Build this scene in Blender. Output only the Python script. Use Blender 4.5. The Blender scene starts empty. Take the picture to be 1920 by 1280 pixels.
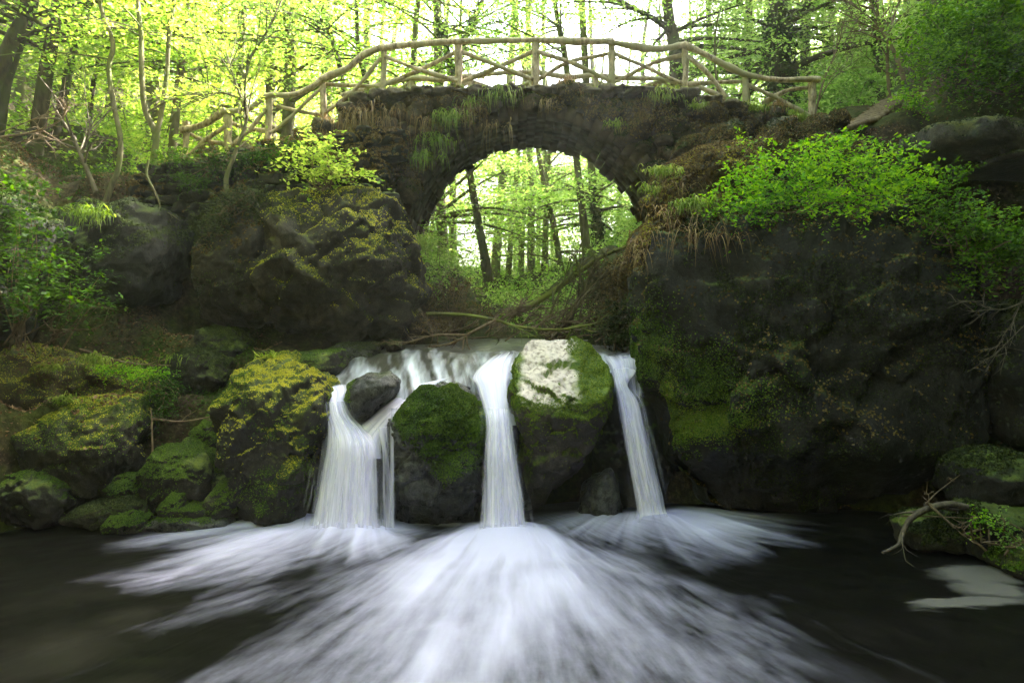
import bpy, bmesh, math, random
import numpy as np
from mathutils import Vector

S = bpy.context.scene
COL = S.collection
F = 1280.0          # focal length in photo pixels (24 mm on a 36 mm sensor)
HC = 2.6            # camera height above the pool
HZ = 600.0          # horizon row in the photograph

# ------------------------------------------------------------------ camera, world, sun, exposure
cd = bpy.data.cameras.new('camera'); cam = bpy.data.objects.new('camera', cd); COL.objects.link(cam)
cam.location = (0, 0, HC); cam.rotation_euler = (math.pi/2, 0, 0)
cd.sensor_width = 36; cd.lens = 24; cd.shift_y = -(640-HZ)/1920.0
cd.clip_start = 0.05; cd.clip_end = 600
S.camera = cam
SUN_EL, SUN_AZ = math.radians(42), math.radians(54)
w = bpy.data.worlds.new('World'); S.world = w; w.use_nodes = True
nt = w.node_tree; bg = nt.nodes['Background']; bg.inputs[1].default_value = 0.09
sk = nt.nodes.new('ShaderNodeTexSky'); sk.sky_type = 'NISHITA'; sk.sun_disc = False
sk.sun_elevation = SUN_EL; sk.sun_rotation = SUN_AZ; sk.dust_density = 6; sk.air_density = 1.0; sk.ozone_density = 1.0
nt.links.new(sk.outputs[0], bg.inputs[0])
sl = bpy.data.lights.new('sun', 'SUN'); sl.energy = 5; sl.angle = math.radians(0.6); sl.color = (1.0, .95, .85)
sun = bpy.data.objects.new('sun', sl); COL.objects.link(sun)
sd = Vector((math.sin(SUN_AZ)*math.cos(SUN_EL), math.cos(SUN_AZ)*math.cos(SUN_EL), math.sin(SUN_EL)))
sun.rotation_euler = sd.to_track_quat('Z', 'Y').to_euler(); sun.location = sd*60
S.view_settings.view_transform = 'Standard'; S.view_settings.look = 'None'
S.view_settings.exposure = 4.1; S.view_settings.gamma = 1; S.view_settings.use_curve_mapping = False
S.render.engine = 'CYCLES'
cy = S.cycles
cy.use_denoising = True; cy.max_bounces = 7; cy.diffuse_bounces = 3; cy.glossy_bounces = 2
cy.transmission_bounces = 4; cy.transparent_max_bounces = 16; cy.volume_bounces = 1
cy.sample_clamp_indirect = 4; cy.caustics_reflective = False; cy.caustics_refractive = False
HAZE = 0.0015

# ------------------------------------------------------------------ helpers
def P(px, py, D): return np.array([(px-960)/F*D, D, HC-(py-HZ)/F*D])
def rs(seed): return np.random.RandomState(seed)
_T = rs(7).rand(32, 32, 32).astype(np.float64)
def vnoise(p):
    p = np.asarray(p, float); i = np.floor(p).astype(int); f = p-i; f = f*f*(3-2*f)
    i0 = i & 31; i1 = (i+1) & 31
    x0, y0, z0 = i0[..., 0], i0[..., 1], i0[..., 2]; x1, y1, z1 = i1[..., 0], i1[..., 1], i1[..., 2]
    fx, fy, fz = f[..., 0], f[..., 1], f[..., 2]
    a = _T[x0, y0, z0]*(1-fx)+_T[x1, y0, z0]*fx; b = _T[x0, y1, z0]*(1-fx)+_T[x1, y1, z0]*fx
    c = _T[x0, y0, z1]*(1-fx)+_T[x1, y0, z1]*fx; d = _T[x0, y1, z1]*(1-fx)+_T[x1, y1, z1]*fx
    return ((a*(1-fy)+b*fy)*(1-fz)+(c*(1-fy)+d*fy)*fz)*2-1
def fbm(p, o=4, g=.5):
    p = np.asarray(p, float); s = 0; a = 1; t = 0
    for k in range(o): s = s+a*vnoise(p*2.03**k+17.3*k); t += a; a *= g
    return s/t
def sstep(a, b, x):
    t = np.clip((x-a)/(b-a), 0, 1); return t*t*(3-2*t)

class MB:
    def __init__(s): s.V = []; s.Fs = []; s.n = 0; s.A = []
    def add(s, V, Fc, a=None):
        V = np.asarray(V, float).reshape(-1, 3); Fc = np.asarray(Fc, int)
        s.V.append(V); s.Fs.append(Fc+s.n); s.n += len(V)
        s.A.append(np.full(len(V), 0. if a is None else a) if np.isscalar(a) or a is None else a)
        return s
    def build(s, name, mat, parent=None, loc=None, smooth=True, attrs=None, keep=True):
        V = np.concatenate(s.V); o0 = np.zeros(3)
        if parent is not None: o0 = np.array(parent.location)
        if loc is not None: o0 = np.array(loc, float)
        me = bpy.data.meshes.new(name)
        me.vertices.add(len(V)); me.vertices.foreach_set('co', (V-o0).astype(np.float32).ravel())
        lt = np.concatenate([np.full(len(f), f.shape[1]) for f in s.Fs]); li = np.concatenate([f.ravel() for f in s.Fs])
        me.loops.add(len(li)); me.loops.foreach_set('vertex_index', li.astype(np.int32))
        me.polygons.add(len(lt)); st = np.concatenate([[0], np.cumsum(lt)[:-1]])
        me.polygons.foreach_set('loop_start', st.astype(np.int32)); me.polygons.foreach_set('loop_total', lt.astype(np.int32))
        if smooth: me.polygons.foreach_set('use_smooth', np.ones(len(lt), bool))
        at = me.attributes.new('tone', 'FLOAT', 'POINT'); at.data.foreach_set('value', np.concatenate(s.A).astype(np.float32))
        for k, v in (attrs or {}).items():
            at = me.attributes.new(k, 'FLOAT', 'POINT'); at.data.foreach_set('value', np.asarray(v).astype(np.float32).ravel())
        me.update(calc_edges=True); me.materials.append(mat)
        o = bpy.data.objects.new(name, me); COL.objects.link(o)
        if parent is not None: o.parent = parent
        elif loc is not None: o.location = loc
        return o

def tag(o, label=None, cat=None, group=None, kind=None):
    if label: o['label'] = label
    if cat: o['category'] = cat
    if group: o['group'] = group
    if kind: o['kind'] = kind
    return o
def thing(name, label, cat, loc, group=None):
    o = bpy.data.objects.new(name, None); COL.objects.link(o); o.location = [float(v) for v in loc]
    o.empty_display_size = .3
    return tag(o, label, cat, group)

def spline(pts, n):
    pts = np.asarray(pts, float); m = len(pts)
    if m == 2: t = np.linspace(0, 1, n)[:, None]; return pts[0]*(1-t)+pts[1]*t
    ext = np.vstack([2*pts[0]-pts[1], pts, 2*pts[-1]-pts[-2]])
    u = np.linspace(0, m-1-1e-6, n); i = u.astype(int); f = (u-i)[:, None]
    a, b, c, d = ext[i], ext[i+1], ext[i+2], ext[i+3]
    return .5*((2*b)+(-a+c)*f+(2*a-5*b+4*c-d)*f*f+(-a+3*b-3*c+d)*f**3)
def tube(mb, pts, rad, sides=8, lump=0., seed=0, cap=True, tone=0.):
    pts = np.asarray(pts, float); n = len(pts); rad = np.broadcast_to(np.asarray(rad, float), (n,)).copy()
    T = np.gradient(pts, axis=0); T /= np.linalg.norm(T, axis=1)[:, None]+1e-9
    up = np.array([0, 0, 1.]) if abs(T[0][2]) < .8 else np.array([0, 1., 0])
    A = np.cross(T, up); A /= np.linalg.norm(A, axis=1)[:, None]+1e-9; B = np.cross(T, A)
    th = np.arange(sides)/sides*2*math.pi
    V = pts[:, None, :]+rad[:, None, None]*(np.cos(th)[None, :, None]*A[:, None, :]+np.sin(th)[None, :, None]*B[:, None, :])
    if lump:
        nz = fbm(V*(.5/max(rad.mean(), 1e-3))*np.array([1, 1, .5])+seed, 2)[..., None]
        V = pts[:, None, :]+(V-pts[:, None, :])*(1+lump*nz)
    V = V.reshape(-1, 3)
    i = np.arange(n-1)[:, None]*sides; j = np.arange(sides)[None, :]; j2 = (j+1) % sides
    Q = np.stack([i+j, i+j2, i+sides+j2, i+sides+j], -1).reshape(-1, 4)
    mb.add(V, Q, tone)
    if cap and sides >= 5:
        for e, r in ((0, 0), (n-1, (n-1)*sides)):
            c = pts[e]; b = V[r:r+sides]; VV = np.vstack([b, c[None]])
            mb.add(VV, np.array([[k, (k+1) % sides, sides] for k in range(sides)]), tone)

_ico = {}
def ico(n):
    if n not in _ico:
        bm = bmesh.new(); bmesh.ops.create_icosphere(bm, subdivisions=n, radius=1)
        V = np.array([v.co[:] for v in bm.verts]); Fc = np.array([[v.index for v in f.verts] for f in bm.faces]); bm.free()
        V /= np.linalg.norm(V, axis=1)[:, None]; _ico[n] = (V, Fc)
    return _ico[n]
def plane_cuts(d, R, k, lo=.72, hi=1.0):
    r = np.ones(len(d))*1.12
    for _ in range(k):
        n = R.randn(3); n /= np.linalg.norm(n); o = R.uniform(lo, hi)
        c = d @ n; q = np.where(c > .05, o/np.maximum(c, .05), 9); r = np.minimum(r, q)
    return r
def lump_rock(c, s, seed, sub=5, rot=0., cuts=9, rough=.1, blk=2.6):
    V, Fc = ico(sub); R = rs(seed)
    r = 1/(np.abs(V)**blk).sum(1)**(1/blk); r = r*plane_cuts(V, R, cuts)
    m = (r).mean(); W = V*r[:, None]
    W = W*(1+rough*fbm(W*1.6+seed*3.1, 3)+rough*.45*fbm(W*5+seed, 3)+rough*.2*fbm(W*16+seed, 2)+rough*.5*(crag(W, .7, seed%97) if len(W) > 700 else 0))[:, None]
    W = W*np.asarray(s); ca, sa = math.cos(rot), math.sin(rot)
    W = np.stack([W[:, 0]*ca-W[:, 1]*sa, W[:, 0]*sa+W[:, 1]*ca, W[:, 2]], 1)
    return W+np.asarray(c), Fc
_RC = rs(99).rand(4096, 8)
def worley(p):
    i = np.floor(p).astype(int); b1 = np.full(len(p), 9.); b2 = b1.copy(); h1 = np.zeros(len(p)); h2 = h1.copy()
    for a in (-1, 0, 1):
        for b in (-1, 0, 1):
            for c in (-1, 0, 1):
                k = i+np.array([a, b, c]); h = ((k[:, 0]*73856093) ^ (k[:, 1]*19349663) ^ (k[:, 2]*83492791)) & 4095; r = _RC[h]
                v = p-(k+r[:, :3]); d = (v**2).sum(1)**.5; e = (r[:, 3]-.5)*1.1+((r[:, 4:7]-.5)*v).sum(1)*2.0
                n1 = d < b1; b2 = np.where(n1, b1, np.minimum(b2, d)); h2 = np.where(n1, h1, np.where(d <= b2, e, h2)); h1 = np.where(n1, e, h1); b1 = np.where(n1, d, b1)
    return b2-b1, h1, h2
def crag(W, s, seed, crack=.25):
    q = W/s+seed*5.17; q = q+.25*fbm(q*1.3, 2)[:, None]
    g_, h1, h2 = worley(q); t = sstep(-.16, .16, g_); return h2*(1-t)+h1*t-crack*np.exp(-(g_/.07)**2)
def outline_rock(poly, D, front, back, seed, sub=6, p=2.8, rough=.06, shear=0., cen=None, strata=0., cuts=6, shear2=0., zm=None, facet=None, cr=.10, soft=.06):
    """a boulder whose widest section is the polygon (photo pixels at distance D), with real depth front and back"""
    poly = np.array([P(x, y, D)[[0, 2]] for x, y in poly]); pn = np.roll(poly, -1, 0); poly = np.concatenate([poly+(pn-poly)*t_ for t_ in np.linspace(0, 1, 15)[:-1]])
    c = poly.mean(0) if cen is None else P(cen[0], cen[1], D)[[0, 2]]
    q = poly-c; th = np.arctan2(q[:, 1], q[:, 0]); rr = np.hypot(q[:, 0], q[:, 1]); o = np.argsort(th); th = th[o]; rr = rr[o]
    th = np.concatenate([th-2*math.pi, th, th+2*math.pi]); rr = np.tile(rr, 3)
    V, Fc = ico(sub); R = rs(seed)
    a = np.arctan2(V[:, 2], V[:, 0]); Rt = np.interp(a, th, rr)
    # smooth the outline a little
    Rt = (Rt+np.interp(a-soft, th, rr)+np.interp(a+soft, th, rr))/3
    dy = V[:, 1]; s = np.maximum(np.hypot(V[:, 0], V[:, 2]), 1e-5)
    k = 1/((s**p+np.abs(dy)**p)**(1/p)); cut = np.minimum(plane_cuts(np.stack([V[:, 0], dy*1., V[:, 2]], 1), R, cuts, .8, 1.05), 1)
    keep = s**4; k = k*(cut*(1-keep)+keep)
    X = c[0]+np.cos(a)*Rt*s*k; Z = c[1]+np.sin(a)*Rt*s*k; Y = D+np.where(dy < 0, front, back)*dy*k
    z0 = c[1] if zm is None else HC-(zm-HZ)/F*D
    Y = Y+shear*np.maximum(Z-z0, 0)+shear2*np.maximum(z0-Z, 0)
    if facet:
        for (y0, z1, sl_) in facet:
            pl = y0+sl_*(Z-z1); Y = np.where(Y < pl, np.minimum(pl, D+back*.9), Y)
    W = np.stack([X, Y, Z], 1); N = W-np.array([c[0], D, c[1]]); N /= np.linalg.norm(N, axis=1)[:, None]+1e-9
    m = rr.mean(); q = W/m
    dsp = rough*m*(fbm(q*1.7+seed, 3)*1.3+.5*fbm(q*4.5+seed, 4)+.16*fbm(q*18+seed, 3))+cr*m*(.75*crag(W, m*.62, seed)+.34*crag(W, m*.24, seed+3)+.10*crag(W, m*.09, seed+8))
    if strata: dsp = dsp+strata*m*vnoise(np.stack([q[:, 0]*.6, q[:, 1]*.6, W[:, 2]*5], 1)+seed)
    return W+N*dsp[:, None], Fc

def tri_sample(V, Fc, n, seed, fz=None, msk=None):
    """n random points on the faces; fz(normals) and msk(points) give acceptance"""
    R = rs(seed); T = Fc if Fc.shape[1] == 3 else np.vstack([Fc[:, :3], Fc[:, [0, 2, 3]]])
    a, b, c = V[T[:, 0]], V[T[:, 1]], V[T[:, 2]]; N = np.cross(b-a, c-a); A = np.linalg.norm(N, axis=1)+1e-12; N = N/A[:, None]
    wt = A.copy()
    if fz is not None: wt = wt*fz(N)
    if msk is not None: wt = wt*msk((a+b+c)/3)
    if wt.sum() <= 0: return np.zeros((0, 3)), np.zeros((0, 3))
    i = R.choice(len(T), n, p=wt/wt.sum()); u = R.rand(n, 2); f = u.sum(1) > 1; u[f] = 1-u[f]
    return a[i]+(b-a)[i]*u[:, :1]+(c-a)[i]*u[:, 1:], N[i]
def leaves(mb, C, size, seed, flat=.35, N=None, tone=None, asp=.55, kite=True):
    """kite leaves at C; flat: how far the leaf normals stray from N (or from up)"""
    R = rs(seed); n = len(C)
    if n == 0: return
    up = np.zeros((n, 3)); up[:, 2] = 1
    if N is not None: up = N
    nn = up+R.randn(n, 3)*flat; nn /= np.linalg.norm(nn, axis=1)[:, None]
    a = R.randn(n, 3); a -= (a*nn).sum(1)[:, None]*nn; a /= np.linalg.norm(a, axis=1)[:, None]+1e-9; b = np.cross(nn, a)
    s = (size*R.uniform(.55, 1.25, n))[:, None]
    V = np.stack([C-a*s*.5, C+b*s*asp*.5-a*s*.05-nn*s*.06, C+a*s*.5, C-b*s*asp*.5-a*s*.05-nn*s*.06], 1).reshape(-1, 3)
    Q = np.arange(4*n).reshape(n, 4)
    tn = R.rand(n) if tone is None else np.clip(tone+R.randn(n)*.15, 0, 1)
    mb.add(V, Q, np.repeat(tn, 4))
def moss_on(rock, V, Fc, n, size, seed, mat, nz=.25, cover=.0, name='moss', tone=None, msk=None):
    fz = lambda N: sstep(nz, nz+.45, N[:, 2])
    mk = lambda p: sstep(-.25-cover, .15-cover, fbm(p*2.3+seed, 3))*(1 if msk is None else msk(p))
    C, N = tri_sample(V, Fc, n, seed, fz, mk)
    if len(C) == 0: return None
    mb = MB(); leaves(mb, C+N*size*.25, size, seed, .7, N, asp=.8)
    return mb.build(name, mat, rock, smooth=False)

# ------------------------------------------------------------------ materials
def mat(name):
    m = bpy.data.materials.new(name); m.use_nodes = True; nt = m.node_tree; nt.nodes.clear()
    out = nt.nodes.new('ShaderNodeOutputMaterial')
    def N(t, **k):
        n = nt.nodes.new('ShaderNode'+t)
        for a, v in k.items():
            if a.startswith('i_'):
                key = a[2:]; key = int(key) if key.isdigit() else key.replace('_', ' ')
                n.inputs[key].default_value = v
            else: setattr(n, a, v)
        return n
    L = lambda a, b: nt.links.new(a, b)
    return m, nt, out, N, L
def ramp(N, stops, interp='LINEAR'):
    r = N('ValToRGB'); r.color_ramp.interpolation = interp; e = r.color_ramp.elements
    while len(e) < len(stops): e.new(.5)
    for k, (p, c) in enumerate(stops):
        e[k].position = p; e[k].color = tuple(c)+(1,) if len(c) == 3 else c
    return r
def g(v): return (v, v, v)
def rock_mat(name, dark, mid, light, moss=(.05, .09, .012), moss2=(.12, .15, .02), mz=(.15, .6), mamt=1., rough=.75, sc=1., lichen=None, bump=.5):
    m, nt, out, N, L = mat(name)
    geo = N('NewGeometry'); tc = N('TexCoord')
    mp = N('Mapping'); mp.inputs['Scale'].default_value = (sc, sc, sc); L(geo.outputs['Position'], mp.inputs[0])
    n1 = N('TexNoise', i_Scale=1.7, i_Detail=9., i_Roughness=.62); L(mp.outputs[0], n1.inputs['Vector'])
    n2 = N('TexNoise', i_Scale=11., i_Detail=8., i_Roughness=.65); L(mp.outputs[0], n2.inputs['Vector'])
    n3 = N('TexNoise', i_Scale=60., i_Detail=5., i_Roughness=.6); L(mp.outputs[0], n3.inputs['Vector'])
    mx = N('Math', operation='ADD'); L(n1.outputs[0], mx.inputs[0]); L(n2.outputs[0], mx.inputs[1])
    my = N('Math', operation='MULTIPLY_ADD', i_1=.9); L(n3.outputs[0], my.inputs[0]); L(mx.outputs[0], my.inputs[2])
    mh = N('Math', operation='MULTIPLY', i_1=1/2.9); L(my.outputs[0], mh.inputs[0])
    cr = ramp(N, [(.40, dark), (.5, mid), (.58, light)]); L(mh.outputs[0], cr.inputs[0])
    col = cr.outputs[0]
    if lichen:
        v = N('TexVoronoi', i_Scale=9., i_Randomness=1.); L(mp.outputs[0], v.inputs['Vector'])
        nl = N('TexNoise', i_Scale=.9, i_Detail=4.); L(mp.outputs[0], nl.inputs['Vector'])
        r1 = ramp(N, [(.18, g(1)), (.3, g(0))]); L(v.outputs['Distance'], r1.inputs[0])
        r2 = ramp(N, [(.56, g(0)), (.62, g(1))]); L(nl.outputs[0], r2.inputs[0])
        mm = N('Math', operation='MULTIPLY'); L(r1.outputs[0], mm.inputs[0]); L(r2.outputs[0], mm.inputs[1])
        mc = N('MixRGB'); mc.inputs[2].default_value = tuple(lichen)+(1,); L(mm.outputs[0], mc.inputs[0]); L(col, mc.inputs[1]); col = mc.outputs[0]
    # moss: grows on faces that look up, in patches
    sp = N('SeparateXYZ'); L(geo.outputs['Normal'], sp.inputs[0])
    nm = N('TexNoise', i_Scale=1.3, i_Detail=6., i_Roughness=.6); L(mp.outputs[0], nm.inputs['Vector'])
    a1 = N('Math', operation='MULTIPLY_ADD', i_1=1.8, i_2=-.9); L(nm.outputs[0], a1.inputs[0])
    a2 = N('Math', operation='ADD'); L(sp.outputs[2], a2.inputs[0]); L(a1.outputs[0], a2.inputs[1])
    a3 = N('MapRange', i_1=mz[0], i_2=mz[1], i_3=0., i_4=mamt); L(a2.outputs[0], a3.inputs[0])
    mq = N('Math', operation='MULTIPLY_ADD', i_1=.6); L(n3.outputs[0], mq.inputs[0]); L(n2.outputs[0], mq.inputs[2])
    cm = ramp(N, [(.66, moss), (.92, moss2)]); L(mq.outputs[0], cm.inputs[0])
    mc = N('MixRGB'); L(a3.outputs[0], mc.inputs[0]); L(col, mc.inputs[1]); L(cm.outputs[0], mc.inputs[2])
    b = N('BsdfPrincipled', i_Roughness=rough); b.inputs['Specular IOR Level'].default_value = .35
    L(mc.outputs[0], b.inputs['Base Color'])
    h = N('Math', operation='MULTIPLY_ADD', i_1=.35); L(n3.outputs[0], h.inputs[0]); L(n2.outputs[0], h.inputs[2])
    bp = N('Bump', i_Strength=bump, i_Distance=.07); L(h.outputs[0], bp.inputs['Height']); L(bp.outputs[0], b.inputs['Normal'])
    rr = N('MapRange', i_1=.3, i_2=.7, i_3=rough-.25, i_4=min(rough+.2, 1)); L(n2.outputs[0], rr.inputs[0]); L(rr.outputs[0], b.inputs['Roughness'])
    L(b.outputs[0], out.inputs[0]); return m
def leaf_mat(name, c0, c1, c2, tr=.55, rough=.55, big=.35):
    m, nt, out, N, L = mat(name)
    at = N('Attribute', attribute_name='tone'); geo = N('NewGeometry')
    nz = N('TexNoise', i_Scale=big, i_Detail=3.); L(geo.outputs['Position'], nz.inputs['Vector'])
    a = N('MapRange', i_1=.3, i_2=.7, i_3=-.35, i_4=.35); L(nz.outputs[0], a.inputs[0])
    ad = N('Math', operation='ADD'); L(a.outputs[0], ad.inputs[0]); L(at.outputs['Fac'], ad.inputs[1])
    r = ramp(N, [(.05, c0), (.5, c1), (.95, c2)]); L(ad.outputs[0], r.inputs[0])
    d = N('BsdfPrincipled', i_Roughness=rough); d.inputs['Specular IOR Level'].default_value = .2; L(r.outputs[0], d.inputs['Base Color'])
    t = N('BsdfTranslucent'); 
    hs = N('HueSaturation', i_Hue=.485, i_Saturation=1.1, i_Value=1.5); L(r.outputs[0], hs.inputs['Color']); L(hs.outputs[0], t.inputs[0])
    mx = N('MixShader', i_0=tr); L(d.outputs[0], mx.inputs[1]); L(t.outputs[0], mx.inputs[2]); L(mx.outputs[0], out.inputs[0]); return m
def bark_mat(name, c0, c1, moss=None, zs=.25, bump=.6):
    m, nt, out, N, L = mat(name)
    geo = N('NewGeometry'); mp = N('Mapping'); mp.inputs['Scale'].default_value = (1, 1, zs); L(geo.outputs['Position'], mp.inputs[0])
    n1 = N('TexNoise', i_Scale=14., i_Detail=8., i_Roughness=.65); L(mp.outputs[0], n1.inputs['Vector'])
    n2 = N('TexNoise', i_Scale=2.2, i_Detail=5.); L(geo.outputs['Position'], n2.inputs['Vector'])
    r = ramp(N, [(.35, c0), (.65, c1)]); L(n1.outputs[0], r.inputs[0]); col = r.outputs[0]
    if moss:
        r2 = ramp(N, [(.45, g(0)), (.6, g(1))]); L(n2.outputs[0], r2.inputs[0])
        mc = N('MixRGB'); mc.inputs[2].default_value = tuple(moss)+(1,); L(r2.outputs[0], mc.inputs[0]); L(col, mc.inputs[1]); col = mc.outputs[0]
    b = N('BsdfPrincipled', i_Roughness=.85); b.inputs['Specular IOR Level'].default_value = .2; L(col, b.inputs['Base Color'])
    bp = N('Bump', i_Strength=bump, i_Distance=.02); L(n1.outputs[0], bp.inputs['Height']); L(bp.outputs[0], b.inputs['Normal'])
    L(b.outputs[0], out.inputs[0]); return m
M = {}
M['rock'] = rock_mat('rock', (.008, .006, .0045), (.026, .020, .015), (.075, .062, .047), moss=(.03, .045, .007), moss2=(.13, .13, .018), mz=(.3, .75))
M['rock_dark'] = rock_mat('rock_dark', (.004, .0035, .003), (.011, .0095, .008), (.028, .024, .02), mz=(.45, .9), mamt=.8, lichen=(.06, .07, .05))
M['rock_wet'] = rock_mat('rock_wet', (.007, .0065, .006), (.022, .021, .02), (.09, .088, .085), mz=(.9, 1.4), mamt=.4, rough=.38)
M['rock_moss'] = rock_mat('rock_moss', (.006, .005, .004), (.018, .015, .011), (.055, .048, .036), moss=(.022, .040, .005), moss2=(.12, .15, .018), mz=(.15, .7))
M['rock_pale'] = rock_mat('rock_pale', (.022, .018, .014), (.06, .05, .04), (.12, .10, .08), moss=(.05, .10, .008), moss2=(.14, .19, .02), mz=(-.1, .4), mamt=.9)
M['masonry'] = rock_mat('masonry', (.014, .009, .006), (.045, .030, .018), (.11, .08, .05), moss=(.06, .06, .015), moss2=(.14, .12, .03), mz=(.2, .8), mamt=.8, sc=1.6)
M['brown_bank'] = rock_mat('brown_bank', (.014, .009, .005), (.045, .03, .016), (.12, .085, .045), moss=(.025, .035, .006), moss2=(.09, .09, .016), mz=(.0, .7), mamt=.8, sc=1.5)
M['moss_bright'] = leaf_mat('moss_bright', (.05, .10, .008), (.11, .19, .012), (.24, .28, .03), .3)
M['moss_green'] = leaf_mat('moss_green', (.018, .045, .005), (.06, .12, .010), (.15, .24, .025), .3, big=1.6)
M['moss_dark'] = leaf_mat('moss_dark', (.008, .014, .003), (.022, .034, .006), (.06, .08, .014), .25, big=1.2)
M['moss_gold'] = leaf_mat('moss_gold', (.12, .15, .012), (.34, .36, .025), (.58, .52, .06), .3)
M['moss_brown'] = leaf_mat('moss_brown', (.05, .03, .01), (.11, .075, .025), (.2, .15, .05), .3)
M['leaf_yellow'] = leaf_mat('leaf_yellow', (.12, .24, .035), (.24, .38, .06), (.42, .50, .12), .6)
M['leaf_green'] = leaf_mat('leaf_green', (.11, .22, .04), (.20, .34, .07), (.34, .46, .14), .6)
M['leaf_vivid'] = leaf_mat('leaf_vivid', (.05, .17, .006), (.14, .36, .01), (.30, .52, .02), .5, big=.8)
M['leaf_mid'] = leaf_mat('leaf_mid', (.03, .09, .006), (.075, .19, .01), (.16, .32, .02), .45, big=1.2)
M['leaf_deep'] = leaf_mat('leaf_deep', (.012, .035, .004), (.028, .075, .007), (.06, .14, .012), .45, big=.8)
M['grass'] = leaf_mat('grass', (.08, .14, .015), (.15, .24, .03), (.28, .34, .08), .5)
M['grass_dry'] = leaf_mat('grass_dry', (.12, .07, .03), (.22, .15, .06), (.36, .27, .13), .4)
M['ivy'] = leaf_mat('ivy', (.012, .02, .005), (.03, .045, .01), (.06, .08, .02), .25)
M['litter'] = leaf_mat('litter', (.06, .03, .015), (.14, .08, .04), (.26, .17, .09), .25)
M['bark_dark'] = bark_mat('bark_dark', (.02, .014, .009), (.07, .05, .03), (.05, .055, .018))
M['bark'] = bark_mat('bark', (.05, .038, .022), (.15, .12, .07), (.09, .10, .03))
M['bark_pale'] = bark_mat('bark_pale', (.07, .06, .035), (.20, .175, .10), (.11, .125, .04))
M['twig'] = bark_mat('twig', (.09, .06, .035), (.22, .16, .10))
M['driftwood'] = bark_mat('driftwood', (.05, .04, .03), (.17, .14, .105))
M['log_moss'] = bark_mat('log_moss', (.05, .05, .014), (.16, .16, .04), (.16, .19, .035))
M['rail_wood'] = bark_mat('rail_wood', (.12, .085, .05), (.62, .49, .33), (.30, .27, .15), .4, .9)

# ------------------------------------------------------------------ terrain
CP = np.array([
 (-1.5,9.6,1.1),(-.5,9.7,1.1),(.4,9.7,1.2),(1.5,10.4,1.5),(-2.6,9.8,1.2),(-1.5,11,1.7),(0,11,1.75),(1.3,11,1.8),(0,13,1.9),(-1,13,1.9),(1.2,13,1.9),(0,16,2.1),(-1,20,2.4),(0,30,3),(0,50,3.5),(0,90,4),
 (-2.1,13,2.9),(-1.9,15,3.9),(-3,14,5),(-2.7,12,3),(-2.6,10.5,1.9),(-2.2,17,4.0),(2.3,12,2.8),(2.3,14,3.7),(3.5,14,5),(3,17,4.3),(2.1,10.5,1.9),
 (-3.3,9.8,1.1),(-4.5,9.7,1.4),(-5.5,9.6,1.5),(-6.8,9.3,1.2),(-8,9.3,1.9),(-4,11,2.2),(-5,11,2.4),(-6.5,10.8,3.2),(-8,10.5,4.8),
 (-4.3,12,4.7),(-5.5,12,4.9),(-7,11.8,5.2),(-9,11.5,5.5),(-4,14,5.3),(-6,14,5.8),(-9,14,6.4),(-13,13,8),(-3,20,4.8),(-6,20,6.3),(-10,20,8.5),(-15,20,11.5),
 (-5,30,5.8),(-12,30,10.5),(-20,30,16),(-10,50,8),(-25,50,19),(-40,50,27),
 (3,10,1.6),(4,10.8,3.2),(3,11.2,3.6),(5,10.5,2.2),(4,12,5.6),(5.3,12,5.9),(6.5,11.7,6.0),(6.2,10,1.8),(7.2,10,2.2),(9,9,5),(7.2,8.6,1.0),(6.6,7.6,.3),(6,9,.3),(7.4,7,.5),(5.5,9.6,.6),
 (8,11.7,7.0),(9.5,11.2,8.5),(12,10,20),(11,7,20),(13,13,22),(14,14.5,16),(17,13,22),(14,17.2,18),(7,14,6.8),(5,14,6),(10,14,10),(6,20,6.5),(10,20,9.5),(16,20,14),(8,30,6),(16,30,15),(25,30,22),(12,50,7),(25,50,16),(45,50,26),  # steep heights out of view on the right, raised to shade pool and bank
 (-8.5,5,8),(-8.5,2,9),(-9.5,7.5,8),(-11,0,17),(-13,6,17),(9,4,9),(8.7,1,9),(9.3,6,6),(11,0,22),(13,6,24),(10.5,8.5,13),(0,-6,10),(-5,-6,10),(5,-6,10),(0,-10,22),(-10,-8,22),(10,-8,22),(0,-20,26),  # unseen walls around the camera, raised to block sky light
 (0,130,9),(-60,100,34),(60,100,34),(-60,30,40),(60,30,40),(-40,-30,35),(40,-30,35),(0,-60,45)])
EX = np.array([-40, -9, -8.2, -6.9, -6.2, -5.0, -3.5, -2, 0, 1.5, 2.5, 4.5, 5.1, 5.6, 6.2, 6.9, 7.6, 9, 40])
EY = np.array([-8, -8, -4, 7.6, 8.6, 9.2, 9.4, 9.4, 9.6, 10.1, 9.8, 9.5, 9.3, 8.6, 7.4, 6.0, 0, -8, -8])
def hb(x, y):
    d2 = (x[..., None]-CP[:, 0])**2+(y[..., None]-CP[:, 1])**2
    wgt = 1/(d2+.05+.0*d2)**1.9
    return (wgt*CP[:, 2]).sum(-1)/wgt.sum(-1)
def ground(x, y):
    x = np.asarray(x, float); y = np.asarray(y, float)
    h = hb(x, y); q = np.stack([x, y, 0*x], -1)
    n = fbm(q*.7+3, 4)*.35+fbm(q*2.7, 3)*.10
    h = h+n*sstep(10.0, 13, np.abs(x)*1.5+np.abs(y-9)+6)
    e = np.interp(x+.25*fbm(q*1.1+9, 2), EX, EY)-y
    pool = (-.9)+0*x
    back = -6-y
    m = sstep(-.15, .35, e)*sstep(-1.5, .5, y+3.5)
    return h*(1-m)+pool*m
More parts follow.
